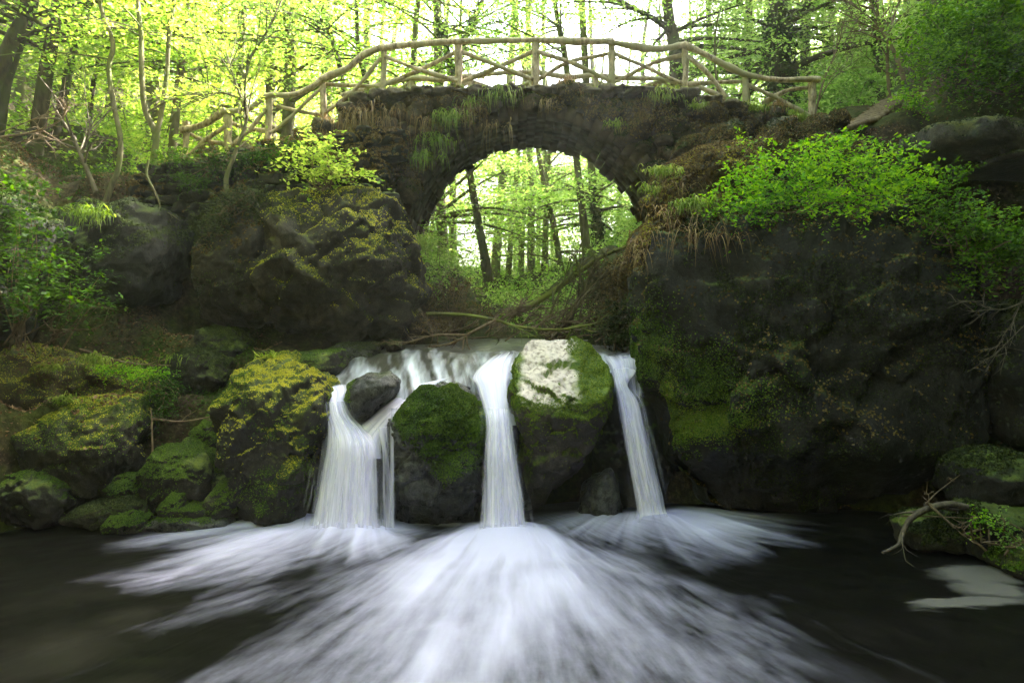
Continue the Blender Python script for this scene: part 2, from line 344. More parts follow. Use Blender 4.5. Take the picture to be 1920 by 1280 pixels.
def axis(a, b, fine0, fine1, st, grow=1.12):
    v = list(np.arange(fine0, fine1+1e-6, st)); s = st
    while v[-1] < b: s *= grow; v.append(v[-1]+s)
    s = st; lo = [fine0]
    while lo[-1] > a: s *= grow; lo.append(lo[-1]-s)
    return np.array(lo[::-1][:-1]+v)
gx = axis(-170, 170, -10, 10, .09); gy = axis(-90, 190, 7, 16, .09)
GX, GY = np.meshgrid(gx, gy); GZ = np.concatenate([ground(GX[i:i+40], GY[i:i+40]) for i in range(0, len(gy), 40)])
def gz(x, y): return float(ground(np.array([x]), np.array([y]))[0])
nyy, nxx = GX.shape
idx = np.arange(nyy*nxx).reshape(nyy, nxx)
GQ = np.stack([idx[:-1, :-1], idx[:-1, 1:], idx[1:, 1:], idx[1:, :-1]], -1).reshape(-1, 4)
GV = np.stack([GX, GY, GZ], -1).reshape(-1, 3)
def ground_mat():
    m, nt, out, N, L = mat('forest_floor')
    geo = N('NewGeometry'); n1 = N('TexNoise', i_Scale=.8, i_Detail=8., i_Roughness=.65); L(geo.outputs['Position'], n1.inputs['Vector'])
    n2 = N('TexNoise', i_Scale=14., i_Detail=6., i_Roughness=.7); L(geo.outputs['Position'], n2.inputs['Vector'])
    r1 = ramp(N, [(.3, (.010, .007, .004)), (.5, (.035, .024, .014)), (.7, (.11, .075, .04))]); L(n2.outputs[0], r1.inputs[0])
    r2 = ramp(N, [(.3, (.015, .024, .004)), (.7, (.07, .09, .012))]); L(n2.outputs[0], r2.inputs[0])
    r3 = ramp(N, [(.42, g(0)), (.58, g(1))]); L(n1.outputs[0], r3.inputs[0])
    mx = N('MixRGB'); L(r3.outputs[0], mx.inputs[0]); L(r1.outputs[0], mx.inputs[1]); L(r2.outputs[0], mx.inputs[2])
    b = N('BsdfPrincipled', i_Roughness=.9); L(mx.outputs[0], b.inputs['Base Color']); b.inputs['Specular IOR Level'].default_value = .15
    bp = N('Bump', i_Strength=.7, i_Distance=.06); L(n2.outputs[0], bp.inputs['Height']); L(bp.outputs[0], b.inputs['Normal']); L(b.outputs[0], out.inputs[0]); return m
M['ground'] = ground_mat()
tag(MB().add(GV, GQ).build('ground', M['ground']), kind='structure')

# ------------------------------------------------------------------ pool water and foam
def grid(nu, nv):
    i = np.arange(nu*nv).reshape(nv, nu); return np.stack([i[:-1, :-1], i[:-1, 1:], i[1:, 1:], i[1:, :-1]], -1).reshape(-1, 4)
def fan(x, y, sx, sy, vx, vy, ang, half, R, seed, fr=26., edge=.35, p=2.2):
    """foam thrown out from a fall's foot; streaks run away from a point (vx, vy) behind it"""
    dx, dy = x-vx, y-vy; th = np.arctan2(dx, -dy); r = np.hypot(dx, dy)
    r0 = math.hypot(sx-vx, sy-vy)
    wv = .10*fbm(np.stack([x*.9, y*.9, 0*x+seed], -1), 3)
    st = fbm(np.stack([(th+wv*.5)*fr, r*.45, 0*x+seed], -1), 3, .5); st2 = fbm(np.stack([(th+wv)*fr*.3, r*.7, 0*x+seed+5], -1), 3)
    Re = R*(1+.34*st2+.16*st)
    rad = np.exp(-np.clip((r-r0)/Re, 0, 9)**p)*sstep(r0-.55, r0-.12, r)
    d = np.abs(th-ang)/(half*(1+.25*st2)); an = np.exp(-d**3.0)
    base = rad*an
    return np.clip(base*(1.0+.34*st+.30*st2)*1.08-(1-base)*.05, 0, 1.2)
xs = np.concatenate([np.linspace(-60, -8, 14)[:-1], np.linspace(-8, 8, 1000), np.linspace(8, 60, 14)[1:]])
ys = np.concatenate([np.linspace(-30, 3.5, 18)[:-1], np.linspace(3.5, 10, 520)])
WX, WY = np.meshgrid(xs, ys)
foam = fan(WX, WY, -2.06, 8.3, -1.8, 9.5, -.66, .50, 1.35, 1, 15)
foam = np.maximum(foam, .85*fan(WX, WY, -2.06, 8.3, -1.95, 9.3, .05, .55, .85, 2, 15))
foam = np.maximum(foam, fan(WX, WY, -.08, 8.2, -.04, 9.5, -.02, .47, 3.4, 3, 20, p=1.6))
foam = np.maximum(foam, .8*fan(WX, WY, -.08, 8.2, -.05, 9.0, 0., .8, .8, 8, 14))
foam = np.maximum(foam, fan(WX, WY, 1.85, 8.7, 1.55, 9.7, .62, .60, .95, 4, 17))
foam = np.maximum(foam, .75*fan(WX, WY, 1.85, 8.7, 1.7, 9.7, -.35, .6, .75, 5, 15))
foam = np.clip(foam*(1+.25*fbm(np.stack([WX*1.8, WY*2.0, 0*WX+4], -1), 2)), 0, 1.15)
for cx, cy_, rx, ry in ((-2.06, 8.42, .84, .46), (-.08, 8.32, .62, .44), (1.88, 8.82, .55, .40)):
    foam = np.maximum(foam, np.exp(-(((WX-cx)/rx)**2+((WY-cy_)/ry)**2)**2)*(1+.1*fbm(np.stack([WX*9, WY*9, 0*WX], -1), 2)))
# faint streaks everywhere from the current
dx, dy = WX-.2, WY-10.5; th = np.arctan2(dx, -dy); r = np.hypot(dx, dy)
stq = fbm(np.stack([th*40, r*.5, 0*r+9], -1), 4, .65)
foam = np.maximum(foam, np.clip(stq-.15, 0, 1)*.22*np.exp(-(np.abs(th+.05)/.62)**4)*sstep(2.0, 3.2, r)*np.exp(-np.clip(r-4, 0, 9)/5))
# drifting froth at the right bank and behind the middle rock
q = np.stack([WX*1.3, WY*1.3, 0*WX+3], -1); wx = WX+.30*fbm(q*1.5, 5, .6); wy = WY+.22*fbm(q*np.array([1.5, 4, 1])+7, 5, .6)
def blob(cx, cy_, rx, ry, rot=0.):
    c, s_ = math.cos(rot), math.sin(rot); a = (wx-cx)*c+(wy-cy_)*s_; b = -(wx-cx)*s_+(wy-cy_)*c
    return np.exp(-((a/rx)**2+(b/ry)**2)**1.6)
fr_ = np.maximum.reduce([blob(5.15, 6.95, .85, .26), blob(4.62, 6.62, .36, .33), blob(4.25, 6.25, .62, .13, .12), blob(5.6, 7.0, .6, .2)])
fr2 = blob(-1.0, 8.65, .42, .10)
froth = np.clip(np.maximum(fr_, fr2)*1.3*(1+.9*fbm(np.stack([WX*2.0, WY*9+WX*2, 0*WX], -1), 5, .6)), 0, 1)
WZ = .03*fbm(np.stack([WX*1.4, WY*2.0, 0*WX], -1), 3)*sstep(3, 5, WY)+.07*np.clip(foam, 0, 1)*(1+.4*fbm(np.stack([WX*2, WY*2, 0*WX], -1), 2))+.008*froth
for cx, cy_, a, rr_ in ((-2.06, 8.25, .10, .4), (-.08, 8.1, .11, .4), (1.9, 8.6, .09, .35)): WZ = WZ+a*np.exp(-((WX-cx)**2+(WY-cy_)**2)/rr_**2)
def pool_mat():
    m, nt, out, N, L = mat('pool_water')
    a = N('Attribute', attribute_name='foam'); fr = N('Attribute', attribute_name='froth'); ang = N('Attribute', attribute_name='ang'); rad = N('Attribute', attribute_name='rad')
    geo = N('NewGeometry')
    cb = N('CombineXYZ'); s1 = N('Math', operation='MULTIPLY', i_1=26.); L(ang.outputs['Fac'], s1.inputs[0]); s2 = N('Math', operation='MULTIPLY', i_1=1.3); L(rad.outputs['Fac'], s2.inputs[0])
    L(s1.outputs[0], cb.inputs[0]); L(s2.outputs[0], cb.inputs[1])
    ns = N('TexNoise', i_Scale=1.3, i_Detail=4., i_Roughness=.55); L(cb.outputs[0], ns.inputs['Vector'])
    nf = N('TexNoise', i_Scale=22., i_Detail=5., i_Roughness=.7); L(geo.outputs['Position'], nf.inputs['Vector'])
    k = N('MapRange', i_1=.25, i_2=.75, i_3=-.22, i_4=.22); L(ns.outputs[0], k.inputs[0])
    k2 = N('MapRange', i_1=.3, i_2=.7, i_3=-.035, i_4=.035); L(nf.outputs[0], k2.inputs[0])
    # streaks only break the foam where it is thin
    th = N('Math', operation='SUBTRACT', i_0=1.15); L(a.outputs['Fac'], th.inputs[1])
    kk = N('Math', operation='ADD'); L(k.outputs[0], kk.inputs[0]); L(k2.outputs[0], kk.inputs[1])
    gt = N('MapRange', i_1=0., i_2=.22, i_3=0., i_4=1.); L(a.outputs['Fac'], gt.inputs[0]); kq = N('Math', operation='MULTIPLY'); L(kk.outputs[0], kq.inputs[0]); L(gt.outputs[0], kq.inputs[1]); km = N('Math', operation='MULTIPLY'); L(kq.outputs[0], km.inputs[0]); L(th.outputs[0], km.inputs[1])
    ad = N('Math', operation='ADD'); L(a.outputs['Fac'], ad.inputs[0]); L(km.outputs[0], ad.inputs[1])
    ff = N('MapRange', i_1=.02, i_2=1.0, i_3=0., i_4=.93); L(ad.outputs[0], ff.inputs[0])
    water = N('BsdfPrincipled', i_Roughness=.3, i_IOR=1.33); water.inputs['Base Color'].default_value = (.004, .004, .003, 1); water.inputs['Specular IOR Level'].default_value = .25
    fo = N('BsdfPrincipled', i_Roughness=.6); fo.inputs['Base Color'].default_value = (.54, .53, .74, 1); fo.inputs['Specular IOR Level'].default_value = .2
    f3 = N('BsdfPrincipled', i_Roughness=.8); f3.inputs['Base Color'].default_value = (.17, .16, .145, 1)
    mx = N('MixShader'); L(ff.outputs[0], mx.inputs[0]); L(water.outputs[0], mx.inputs[1]); L(fo.outputs[0], mx.inputs[2])
    r3 = N('Math', operation='ADD'); L(fr.outputs['Fac'], r3.inputs[0]); L(k2.outputs[0], r3.inputs[1])
    f4 = N('MapRange', i_1=.2, i_2=1.25, i_3=0., i_4=.95); L(r3.outputs[0], f4.inputs[0])
    mx2 = N('MixShader'); L(f4.outputs[0], mx2.inputs[0]); L(mx.outputs[0], mx2.inputs[1]); L(f3.outputs[0], mx2.inputs[2])
    bp = N('Bump', i_Strength=.35, i_Distance=.03); L(ns.outputs[0], bp.inputs['Height']); L(bp.outputs[0], fo.inputs['Normal']); b2 = N('Bump', i_Strength=.12, i_Distance=.03); L(ns.outputs[0], b2.inputs['Height']); L(b2.outputs[0], water.inputs['Normal'])
    L(mx2.outputs[0], out.inputs[0]); return m
M['pool'] = pool_mat()
th = np.arctan2(WX-0, -(WY-9.9)); r = np.hypot(WX, WY-9.9)
mb = MB(); mb.add(np.stack([WX, WY, WZ], -1), grid(len(xs), len(ys)))
tag(mb.build('pool_water', M['pool'], attrs={'foam': foam, 'froth': froth, 'ang': th, 'rad': r}), kind='structure')

# ------------------------------------------------------------------ falling and running water
def silk_mat():
    m, nt, out, N, L = mat('white_water')
    a = N('Attribute', attribute_name='dens'); u = N('Attribute', attribute_name='us'); v = N('Attribute', attribute_name='vs')
    cb = N('CombineXYZ'); L(u.outputs['Fac'], cb.inputs[0]); L(v.outputs['Fac'], cb.inputs[1])
    mp = N('Mapping'); mp.inputs['Scale'].default_value = (17, .55, 1); L(cb.outputs[0], mp.inputs[0])
    n = N('TexNoise', i_Scale=1., i_Detail=6., i_Roughness=.65); L(mp.outputs[0], n.inputs['Vector'])
    k = N('MapRange', i_1=.28, i_2=.72, i_3=-.38, i_4=.38); L(n.outputs[0], k.inputs[0])
    ad = N('Math', operation='ADD'); L(a.outputs['Fac'], ad.inputs[0]); L(k.outputs[0], ad.inputs[1])
    ff = N('MapRange', i_1=.05, i_2=1.05, i_3=0., i_4=1.); L(ad.outputs[0], ff.inputs[0])
    d = N('BsdfPrincipled', i_Roughness=.45); d.inputs['Base Color'].default_value = (.76, .82, .93, 1); d.inputs['Specular IOR Level'].default_value = .3
    cr = ramp(N, [(.3, (.64, .62, .95)), (.65, (.94, .89, 1.))]); L(n.outputs[0], cr.inputs[0]); L(cr.outputs[0], d.inputs['Base Color'])
    t = N('BsdfTranslucent'); t.inputs[0].default_value = (.85, .9, 1, 1)
    mt = N('MixShader', i_0=.22); L(d.outputs[0], mt.inputs[1]); L(t.outputs[0], mt.inputs[2])
    tr = N('BsdfTransparent'); mx = N('MixShader'); L(ff.outputs[0], mx.inputs[0]); L(tr.outputs[0], mx.inputs[1]); L(mt.outputs[0], mx.inputs[2])
    bp = N('Bump', i_Strength=.3, i_Distance=.03); L(n.outputs[0], bp.inputs['Height']); L(bp.outputs[0], d.inputs['Normal'])
    L(mx.outputs[0], out.inputs[0]); return m
M['silk'] = silk_mat()
def sheet(mb, rows, seed, nu=110, nv=90, dens=1.0, bulge=.12, dy=0., relief=.016, fade=.26, store=None, endfade=0., startfade=0.):
    """rows: (pyL, pxL, pyR, pxR, D) edges of the running water, top to bottom"""
    Lp = np.array([P(r[1], r[0], r[4]) for r in rows]); Rp = np.array([P(r[3], r[2], r[4]) for r in rows])
    Ls, Rs = spline(Lp, nv), spline(Rp, nv); u = np.linspace(0, 1, nu)
    V = Ls[:, None]*(1-u)[None, :, None]+Rs[:, None]*u[None, :, None]
    vlen = np.concatenate([[0], np.cumsum(np.linalg.norm(np.diff((Ls+Rs)/2, axis=0), axis=1))])
    wid = np.linalg.norm(Rs-Ls, axis=1); uu = np.broadcast_to(u[None], (nv, nu)); vv = np.broadcast_to(vlen[:, None], (nv, nu))
    un = uu*wid.mean()
    q = np.stack([un*9, vv*.35, 0*vv+seed], -1); st = fbm(q, 4, .6); lo = fbm(np.stack([un*2.5, vv*.6, 0*vv+seed+3], -1), 2)
    sh = 1-(2*u-1)**2
    V[..., 1] += dy-bulge*sh[None]-relief*st-relief*1.5*lo; V[..., 2] += .0*st
    edge = sstep(0, fade, uu+.06*st)*sstep(0, fade, 1-uu+.06*st)
    d = dens*edge*(.86+.30*st+.22*lo)
    t = np.linspace(0, 1, nv)[:, None]
    if endfade: d = d*sstep(0, endfade*1.6, 1-t+endfade*.9*st+endfade*.6*lo)
    if startfade: d = d*sstep(0, startfade, t)
    mb.add(V, grid(nu, nv)); store['dens'].append(d.ravel()); store['us'].append((un+seed*3.3).ravel()); store['vs'].append(vv.ravel())
def waterfall(label, layers, loc):
    st = {'dens': [], 'us': [], 'vs': []}; mb = MB()
    for k, (rows, kw) in enumerate(layers): sheet(mb, rows, kw.pop('seed', k*7+1), store=st, **kw)
    o = mb.build('waterfall', M['silk'], loc=loc, attrs={k: np.concatenate(v) for k, v in st.items()})
    return tag(o, label, 'waterfall', 'silky waterfalls dropping into the pool')
def shift(rows, a, b, dD): return [(r[0], r[1]+a, r[2], r[3]+b, r[4]+dD) for r in rows]
f1 = [(750, 613, 750, 652, 9.0), (772, 612, 776, 664, 8.88), (800, 611, 806, 694, 8.74), (835, 606, 835, 714, 8.60), (890, 594, 890, 720, 8.49), (950, 581, 950, 724, 8.38), (990, 571, 990, 728, 8.28), (1008, 552, 1008, 742, 8.12)]
f1b = [(722, 598, 716, 652, 9.5), (735, 612, 730, 655, 9.2), (752, 614, 752, 650, 9.0), (775, 612, 775, 662, 8.86)]
f1c = [(722, 775, 705, 850, 9.4), (738, 745, 738, 800, 9.2), (762, 712, 764, 765, 9.0), (788, 680, 800, 735, 8.82), (812, 650, 830, 722, 8.68), (850, 640, 860, 722, 8.55)]
f1d = [(765, 728, 765, 748, 8.85), (800, 728, 800, 742, 8.66), (880, 729, 880, 741, 8.5), (1000, 722, 1000, 744, 8.36)]
f1e = [(800, 700, 800, 732, 8.68), (850, 712, 850, 732, 8.52), (900, 712, 900, 736, 8.46), (1005, 712, 1005, 742, 8.34)]
F1 = f1b[:2]+f1
waterfall('wide white waterfall, leftmost of the three, beside the mossy boulder with the yellow top',
 [(F1, dict(dens=1.3, bulge=.13, nv=150, startfade=.05, endfade=.07)), (shift(F1, 12, -8, .12), dict(dens=1.2, bulge=.09, nv=150, startfade=.05, endfade=.06)), (f1c, dict(dens=1.15, bulge=.05, nv=60)), (shift(f1, -14, 14, -.05), dict(dens=.5, bulge=.2, fade=.45, endfade=.2)), (f1d, dict(dens=.75, bulge=.02, nu=30, fade=.4)), (f1e, dict(dens=.6, bulge=.03, nu=40, fade=.4))], (-2.06, 8.35, 0))
f2 = [(762, 904, 762, 962, 8.95), (790, 908, 790, 962, 8.78), (850, 905, 850, 970, 8.55), (920, 901, 920, 982, 8.42), (975, 897, 975, 990, 8.32), (1000, 890, 1000, 1000, 8.2), (1012, 874, 1012, 1016, 8.05)]
f2t = [(656, 935, 652, 978, 10.6), (680, 905, 672, 966, 10.0), (705, 880, 700, 966, 9.5), (728, 890, 728, 962, 9.25), (748, 902, 748, 958, 9.05), (775, 906, 775, 960, 8.86)]
F2 = f2t[:4]+f2[1:]
waterfall('tall narrow waterfall in the middle, falling between two mossy rocks',
 [(F2, dict(dens=1.3, bulge=.10, nv=170, startfade=.12, endfade=.06)), (shift(F2, 6, -6, .1), dict(dens=1.2, bulge=.07, nv=170, startfade=.15, endfade=.05)), (shift(f2, -12, 12, -.05), dict(dens=.5, bulge=.18, fade=.45, endfade=.2))], (-.1, 8.3, 0))
f3 = [(690, 1143, 690, 1172, 9.55), (720, 1150, 722, 1180, 9.4), (750, 1155, 752, 1200, 9.25), (800, 1163, 800, 1212, 9.05), (860, 1172, 860, 1226, 8.9), (920, 1183, 920, 1240, 8.8), (960, 1188, 960, 1250, 8.72), (975, 1180, 975, 1268, 8.55)]
f3t = [(659, 1118, 659, 1208, 10.3), (668, 1124, 668, 1208, 10.0), (685, 1138, 680, 1206, 9.75), (705, 1146, 700, 1196, 9.55), (730, 1152, 728, 1190, 9.36)]
f3s = [(672, 1160, 670, 1209, 9.75), (690, 1165, 686, 1209, 9.6), (730, 1175, 730, 1209, 9.5), (750, 1180, 750, 1206, 9.3), (790, 1178, 790, 1204, 9.1)]
F3 = f3t[:4]+f3[1:]
waterfall('rightmost waterfall, leaning right against the huge dark boulder',
 [(F3, dict(dens=1.25, bulge=.08, nv=150, startfade=.2, endfade=.08)), (shift(F3, 5, -5, .08), dict(dens=1.1, bulge=.06, nv=150, startfade=.25, endfade=.06)), (shift(f3, -9, 11, -.04), dict(dens=.45, bulge=.14, fade=.45, endfade=.2)), (f3s, dict(dens=.7, bulge=.02, nv=50, endfade=.3))], (1.85, 8.75, 0))
# upper stream: one running surface from under the bridge to the lip
def stream_mat():
    m, nt, out, N, L = mat('stream_water')
    a = N('Attribute', attribute_name='foam'); geo = N('NewGeometry')
    mp = N('Mapping'); mp.inputs['Scale'].default_value = (6, 1.3, 2); L(geo.outputs['Position'], mp.inputs[0])
    n = N('TexNoise', i_Scale=1.3, i_Detail=3., i_Distortion=.15); L(mp.outputs[0], n.inputs['Vector'])
    k = N('MapRange', i_1=.3, i_2=.7, i_3=-.3, i_4=.3); L(n.outputs[0], k.inputs[0])
    ad = N('Math', operation='ADD'); L(a.outputs['Fac'], ad.inputs[0]); L(k.outputs[0], ad.inputs[1])
    ff = N('MapRange', i_1=.15, i_2=1.25, i_3=0., i_4=1.); L(ad.outputs[0], ff.inputs[0])
    wt = N('BsdfPrincipled', i_Roughness=.28, i_IOR=1.33); wt.inputs['Base Color'].default_value = (.05, .048, .035, 1)
    fo = N('BsdfPrincipled', i_Roughness=.5); fo.inputs['Base Color'].default_value = (.66, .70, .80, 1)
    mx = N('MixShader'); L(ff.outputs[0], mx.inputs[0]); L(wt.outputs[0], mx.inputs[1]); L(fo.outputs[0], mx.inputs[2])
    bp = N('Bump', i_Strength=.5, i_Distance=.04); L(n.outputs[0], bp.inputs['Height']); L(bp.outputs[0], wt.inputs['Normal']); L(bp.outputs[0], fo.inputs['Normal'])
    L(mx.outputs[0], out.inputs[0]); return m
M['stream'] = stream_mat()
def stream_patch(x0, x1, y0, y1, nu, nv, prof, white, seed):
    X, Y = np.meshgrid(np.linspace(x0, x1, nu), np.linspace(y0, y1, nv)); q = np.stack([X*2.2, Y*1.1, 0*X+seed], -1)
    nz = fbm(q, 3); Z = np.interp(Y+.18*fbm(q*.8+3, 2), prof[0], prof[1])+.07*nz*sstep(11.5, 10.4, Y)+.015*fbm(q*2.2, 2)
    st = fbm(np.stack([(X+.25*Y)*11, Y*.7, 0*X+seed], -1), 3); lo = fbm(np.stack([X*2.0, Y*1.3, 0*X+seed+2], -1), 3)
    fm = white*sstep(11.0, 9.4, Y)*(.50+.95*st+.25*lo)*(1+.5*sstep(10.2, 9.3, Y))
    return X, Y, Z, fm
mb = MB(); fo = []
X, Y, Z, fm = stream_patch(-2.9, .35, 8.98, 16, 200, 260, ([8.9, 9.0, 9.2, 9.5, 9.9, 10.4, 11, 13, 17], [1.2, 1.42, 1.62, 1.78, 1.93, 2.10, 2.17, 2.19, 2.3]), 1.0, 2)
Z = Z-.25*sstep(-2.3, -2.9, X)*sstep(9.2, 10, Y); Z = Z-.15*sstep(-1.2, -.6, X)*sstep(9.7, 9.1, Y)
mb.add(np.stack([X, Y, Z], -1), grid(200, 260)); fo.append(fm.ravel())
X, Y, Z, fm = stream_patch(.35, 1.95, 9.75, 16, 100, 200, ([9.4, 9.8, 10.0, 10.4, 11, 13, 17], [1.6, 1.85, 2.06, 2.13, 2.16, 2.19, 2.3]), .8, 5)
mb.add(np.stack([X, Y, Z], -1), grid(100, 200)); fo.append(fm.ravel())
tag(mb.build('stream_water', M['stream'], attrs={'foam': np.concatenate(fo)}), kind='structure')

# ------------------------------------------------------------------ boulders and rocks
ROCKS = {}
def boulder(label, V, Fc, m, moss=None, name='boulder', cat='rock', group=None, loc=None):
    loc = V.min(0)*np.array([0, 0, 1])+V.mean(0)*np.array([1, 1, 0]) if loc is None else loc
    o = MB().add(V, Fc).build(name, M[m], loc=loc); tag(o, label, cat, group)
    for k, kw in enumerate(moss or []):
        kw = dict(kw); mm = kw.pop('m'); n = kw.pop('n'); sz = kw.pop('s'); moss_on(o, V, Fc, n, sz, kw.pop('seed', k+3), M[mm], **kw)
    return o
# F: boulder left of the falls
V, Fc = outline_rock([(432, 712), (470, 680), (530, 668), (590, 705), (622, 730), (625, 790), (606, 860), (590, 930), (560, 990), (480, 985), (440, 930), (428, 850), (422, 770)], 9.1, .75, .9, 11, shear=.22, shear2=.10, rough=.08, p=4, cr=.16, facet=[(8.42, 1.62, 1.5)], sub=7)
boulder('big mossy boulder with a sunlit yellow top just left of the leftmost waterfall', V, Fc, 'rock_moss',
 [dict(m='moss_gold', n=50000, s=.016, nz=.4, cover=.3), dict(m='moss_green', n=26000, s=.018, nz=-.2, cover=-.1, seed=9)])
# D: egg rock between left and centre falls
V, Fc = outline_rock([(760, 745), (800, 722), (850, 715), (895, 735), (915, 770), (912, 840), (900, 920), (885, 1000), (745, 1000), (735, 920), (735, 840), (742, 780)], 9.0, .62, .8, 12, shear=.3, shear2=.16, zm=800, rough=.08, p=3, cr=.14, facet=[(8.5, 1.5, 1.1)], sub=7)
boulder('rounded boulder with a green moss cap between the left and middle waterfalls', V, Fc, 'rock_wet',
 [dict(m='moss_green', n=36000, s=.020, nz=-.6, cover=.5, msk=lambda p: sstep(.50, .75, p[:, 2]+.5*fbm(p*2.6, 3)-.95*np.abs(p[:, 0]+.84))*(p[:, 1] < 9.0)), dict(m='moss_bright', n=12000, s=.018, nz=-.2, cover=0., seed=31, msk=lambda p: sstep(.8, 1.05, p[:, 2]+.4*fbm(p*2.6, 3)-.8*np.abs(p[:, 0]+.9))*(p[:, 1] < 9.0))])
# E: small grey wet rock
V, Fc = outline_rock([(655, 720), (690, 700), (735, 698), (750, 715), (738, 745), (710, 770), (680, 790), (660, 770), (650, 745)], 9.05, .42, .5, 13, rough=.07, sub=5)
boulder('small wet grey rock in the cascade above the leftmost waterfall', V, Fc, 'rock_wet', [dict(m='moss_green', n=1500, s=.02, nz=-.1, msk=lambda p: (p[:, 0] < -2.05)*1.)])
# C: white topped rock
V, Fc = outline_rock([(985, 655), (1010, 640), (1090, 642), (1122, 668), (1146, 715), (1145, 760), (1122, 815), (1092, 862), (1058, 905), (1024, 945), (1004, 990), (990, 930), (984, 870), (975, 800), (956, 750), (962, 690)], 9.2, .72, .9, 14, shear=.1, shear2=.42, zm=770, rough=.05, p=3.6, cuts=3, cr=.12, facet=[(8.52, 1.58, 1.25)], sub=7)
V[:, 1] = V[:, 1]
def white_rock_mat():
    m, nt, out, N, L = mat('pale_topped_rock')
    base = rock_mat('tmp', (.02, .016, .012), (.05, .042, .032), (.10, .085, .07), moss=(.045, .10, .008), moss2=(.15, .2, .02), mz=(-.2, .3))
    nt2 = base.node_tree; N2 = lambda t: nt2.nodes.new('ShaderNode'+t)
    bs = [n for n in nt2.nodes if n.type == 'BSDF_PRINCIPLED'][0]; src = bs.inputs['Base Color'].links[0].from_socket
    geo = N2('NewGeometry'); sp = N2('SeparateXYZ'); nt2.links.new(geo.outputs['Position'], sp.inputs[0])
    nz = N2('TexNoise'); nz.inputs['Scale'].default_value = 3.5; nz.inputs['Detail'].default_value = 7; nt2.links.new(geo.outputs['Position'], nz.inputs['Vector'])
    a = N2('Math'); a.operation = 'SUBTRACT'; a.inputs[1].default_value = .46; nt2.links.new(sp.outputs[0], a.inputs[0])
    ab = N2('Math'); ab.operation = 'ABSOLUTE'; nt2.links.new(a.outputs[0], ab.inputs[0])
    ad = N2('Math'); ad.operation = 'MULTIPLY_ADD'; ad.inputs[1].default_value = .4; nt2.links.new(nz.outputs[0], ad.inputs[0]); nt2.links.new(ab.outputs[0], ad.inputs[2])
    mr = N2('MapRange'); mr.inputs[1].default_value = .50; mr.inputs[2].default_value = .62; mr.inputs[3].default_value = 1; mr.inputs[4].default_value = 0; nt2.links.new(ad.outputs[0], mr.inputs[0])
    sn = N2('SeparateXYZ'); nt2.links.new(geo.outputs['True Normal'], sn.inputs[0])
    mn = N2('MapRange'); mn.inputs[1].default_value = .2; mn.inputs[2].default_value = .42; nt2.links.new(sn.outputs[2], mn.inputs[0])
    mz_ = N2('MapRange'); mz_.inputs[1].default_value = 1.45; mz_.inputs[2].default_value = 1.62; nt2.links.new(sp.outputs[2], mz_.inputs[0]); m0 = N2('Math'); m0.operation = 'MULTIPLY'; nt2.links.new(mr.outputs[0], m0.inputs[0]); nt2.links.new(mz_.outputs[0], m0.inputs[1])
    mm = N2('Math'); mm.operation = 'MULTIPLY'; nt2.links.new(m0.outputs[0], mm.inputs[0]); nt2.links.new(mn.outputs[0], mm.inputs[1])
    n4 = N2('TexNoise'); n4.inputs['Scale'].default_value = 16; n4.inputs['Detail'].default_value = 8; nt2.links.new(geo.outputs['Position'], n4.inputs['Vector'])
    cr = N2('ValToRGB'); e = cr.color_ramp.elements; e[0].position = .32; e[0].color = (.26, .21, .18, 1); e[1].position = .55; e[1].color = (.66, .58, .53, 1); nt2.links.new(n4.outputs[0], cr.inputs[0])
    mx = N2('MixRGB'); nt2.links.new(mm.outputs[0], mx.inputs[0]); nt2.links.new(src, mx.inputs[1]); nt2.links.new(cr.outputs[0], mx.inputs[2]); nt2.links.new(mx.outputs[0], bs.inputs['Base Color'])
    return base
M['rock_white'] = white_rock_mat()
boulder('tapering boulder with a bare whitish top and mossy flanks between middle and right waterfalls', V, Fc, 'rock_white',
 [dict(m='moss_bright', n=40000, s=.018, nz=-.35, cover=.35, msk=lambda p: np.clip(sstep(.34, .46, np.abs(p[:, 0]-.46)+.15*fbm(p*4, 2))+sstep(1.66, 1.50, p[:, 2]+.12*fbm(p*3, 2)), 0, 1)*sstep(.65, 1.15, p[:, 2]+.75*fbm(p*2.2, 3)-.3*(p[:, 0]-.7)))])
# rock behind right fall, ledge behind falls
V, Fc = outline_rock([(1115, 700), (1210, 700), (1240, 760), (1250, 900), (1240, 1010), (1120, 1010), (1110, 900), (1120, 780)], 10.0, .5, .8, 15, rough=.1)
boulder('dark wet rock ledge behind the rightmost waterfall', V, Fc, 'rock_dark')  # darkest rock colour puts the cave shade into this ledge
V, Fc = outline_rock([(560, 790), (700, 775), (850, 765), (980, 770), (1010, 830), (1010, 1020), (540, 1020), (550, 800)], 9.65, .5, .9, 16, rough=.05, cuts=3)
boulder('long wet rock ledge that the stream runs over, behind the left and middle falls', V, Fc, 'rock_wet')
V, Fc = outline_rock([(1085, 930), (1110, 890), (1150, 880), (1165, 940), (1165, 1000), (1080, 1000)], 9.2, .3, .4, 17, rough=.12, sub=5)
boulder('small dark splash rock at the foot of the cave by the right waterfall', V, Fc, 'rock_wet')
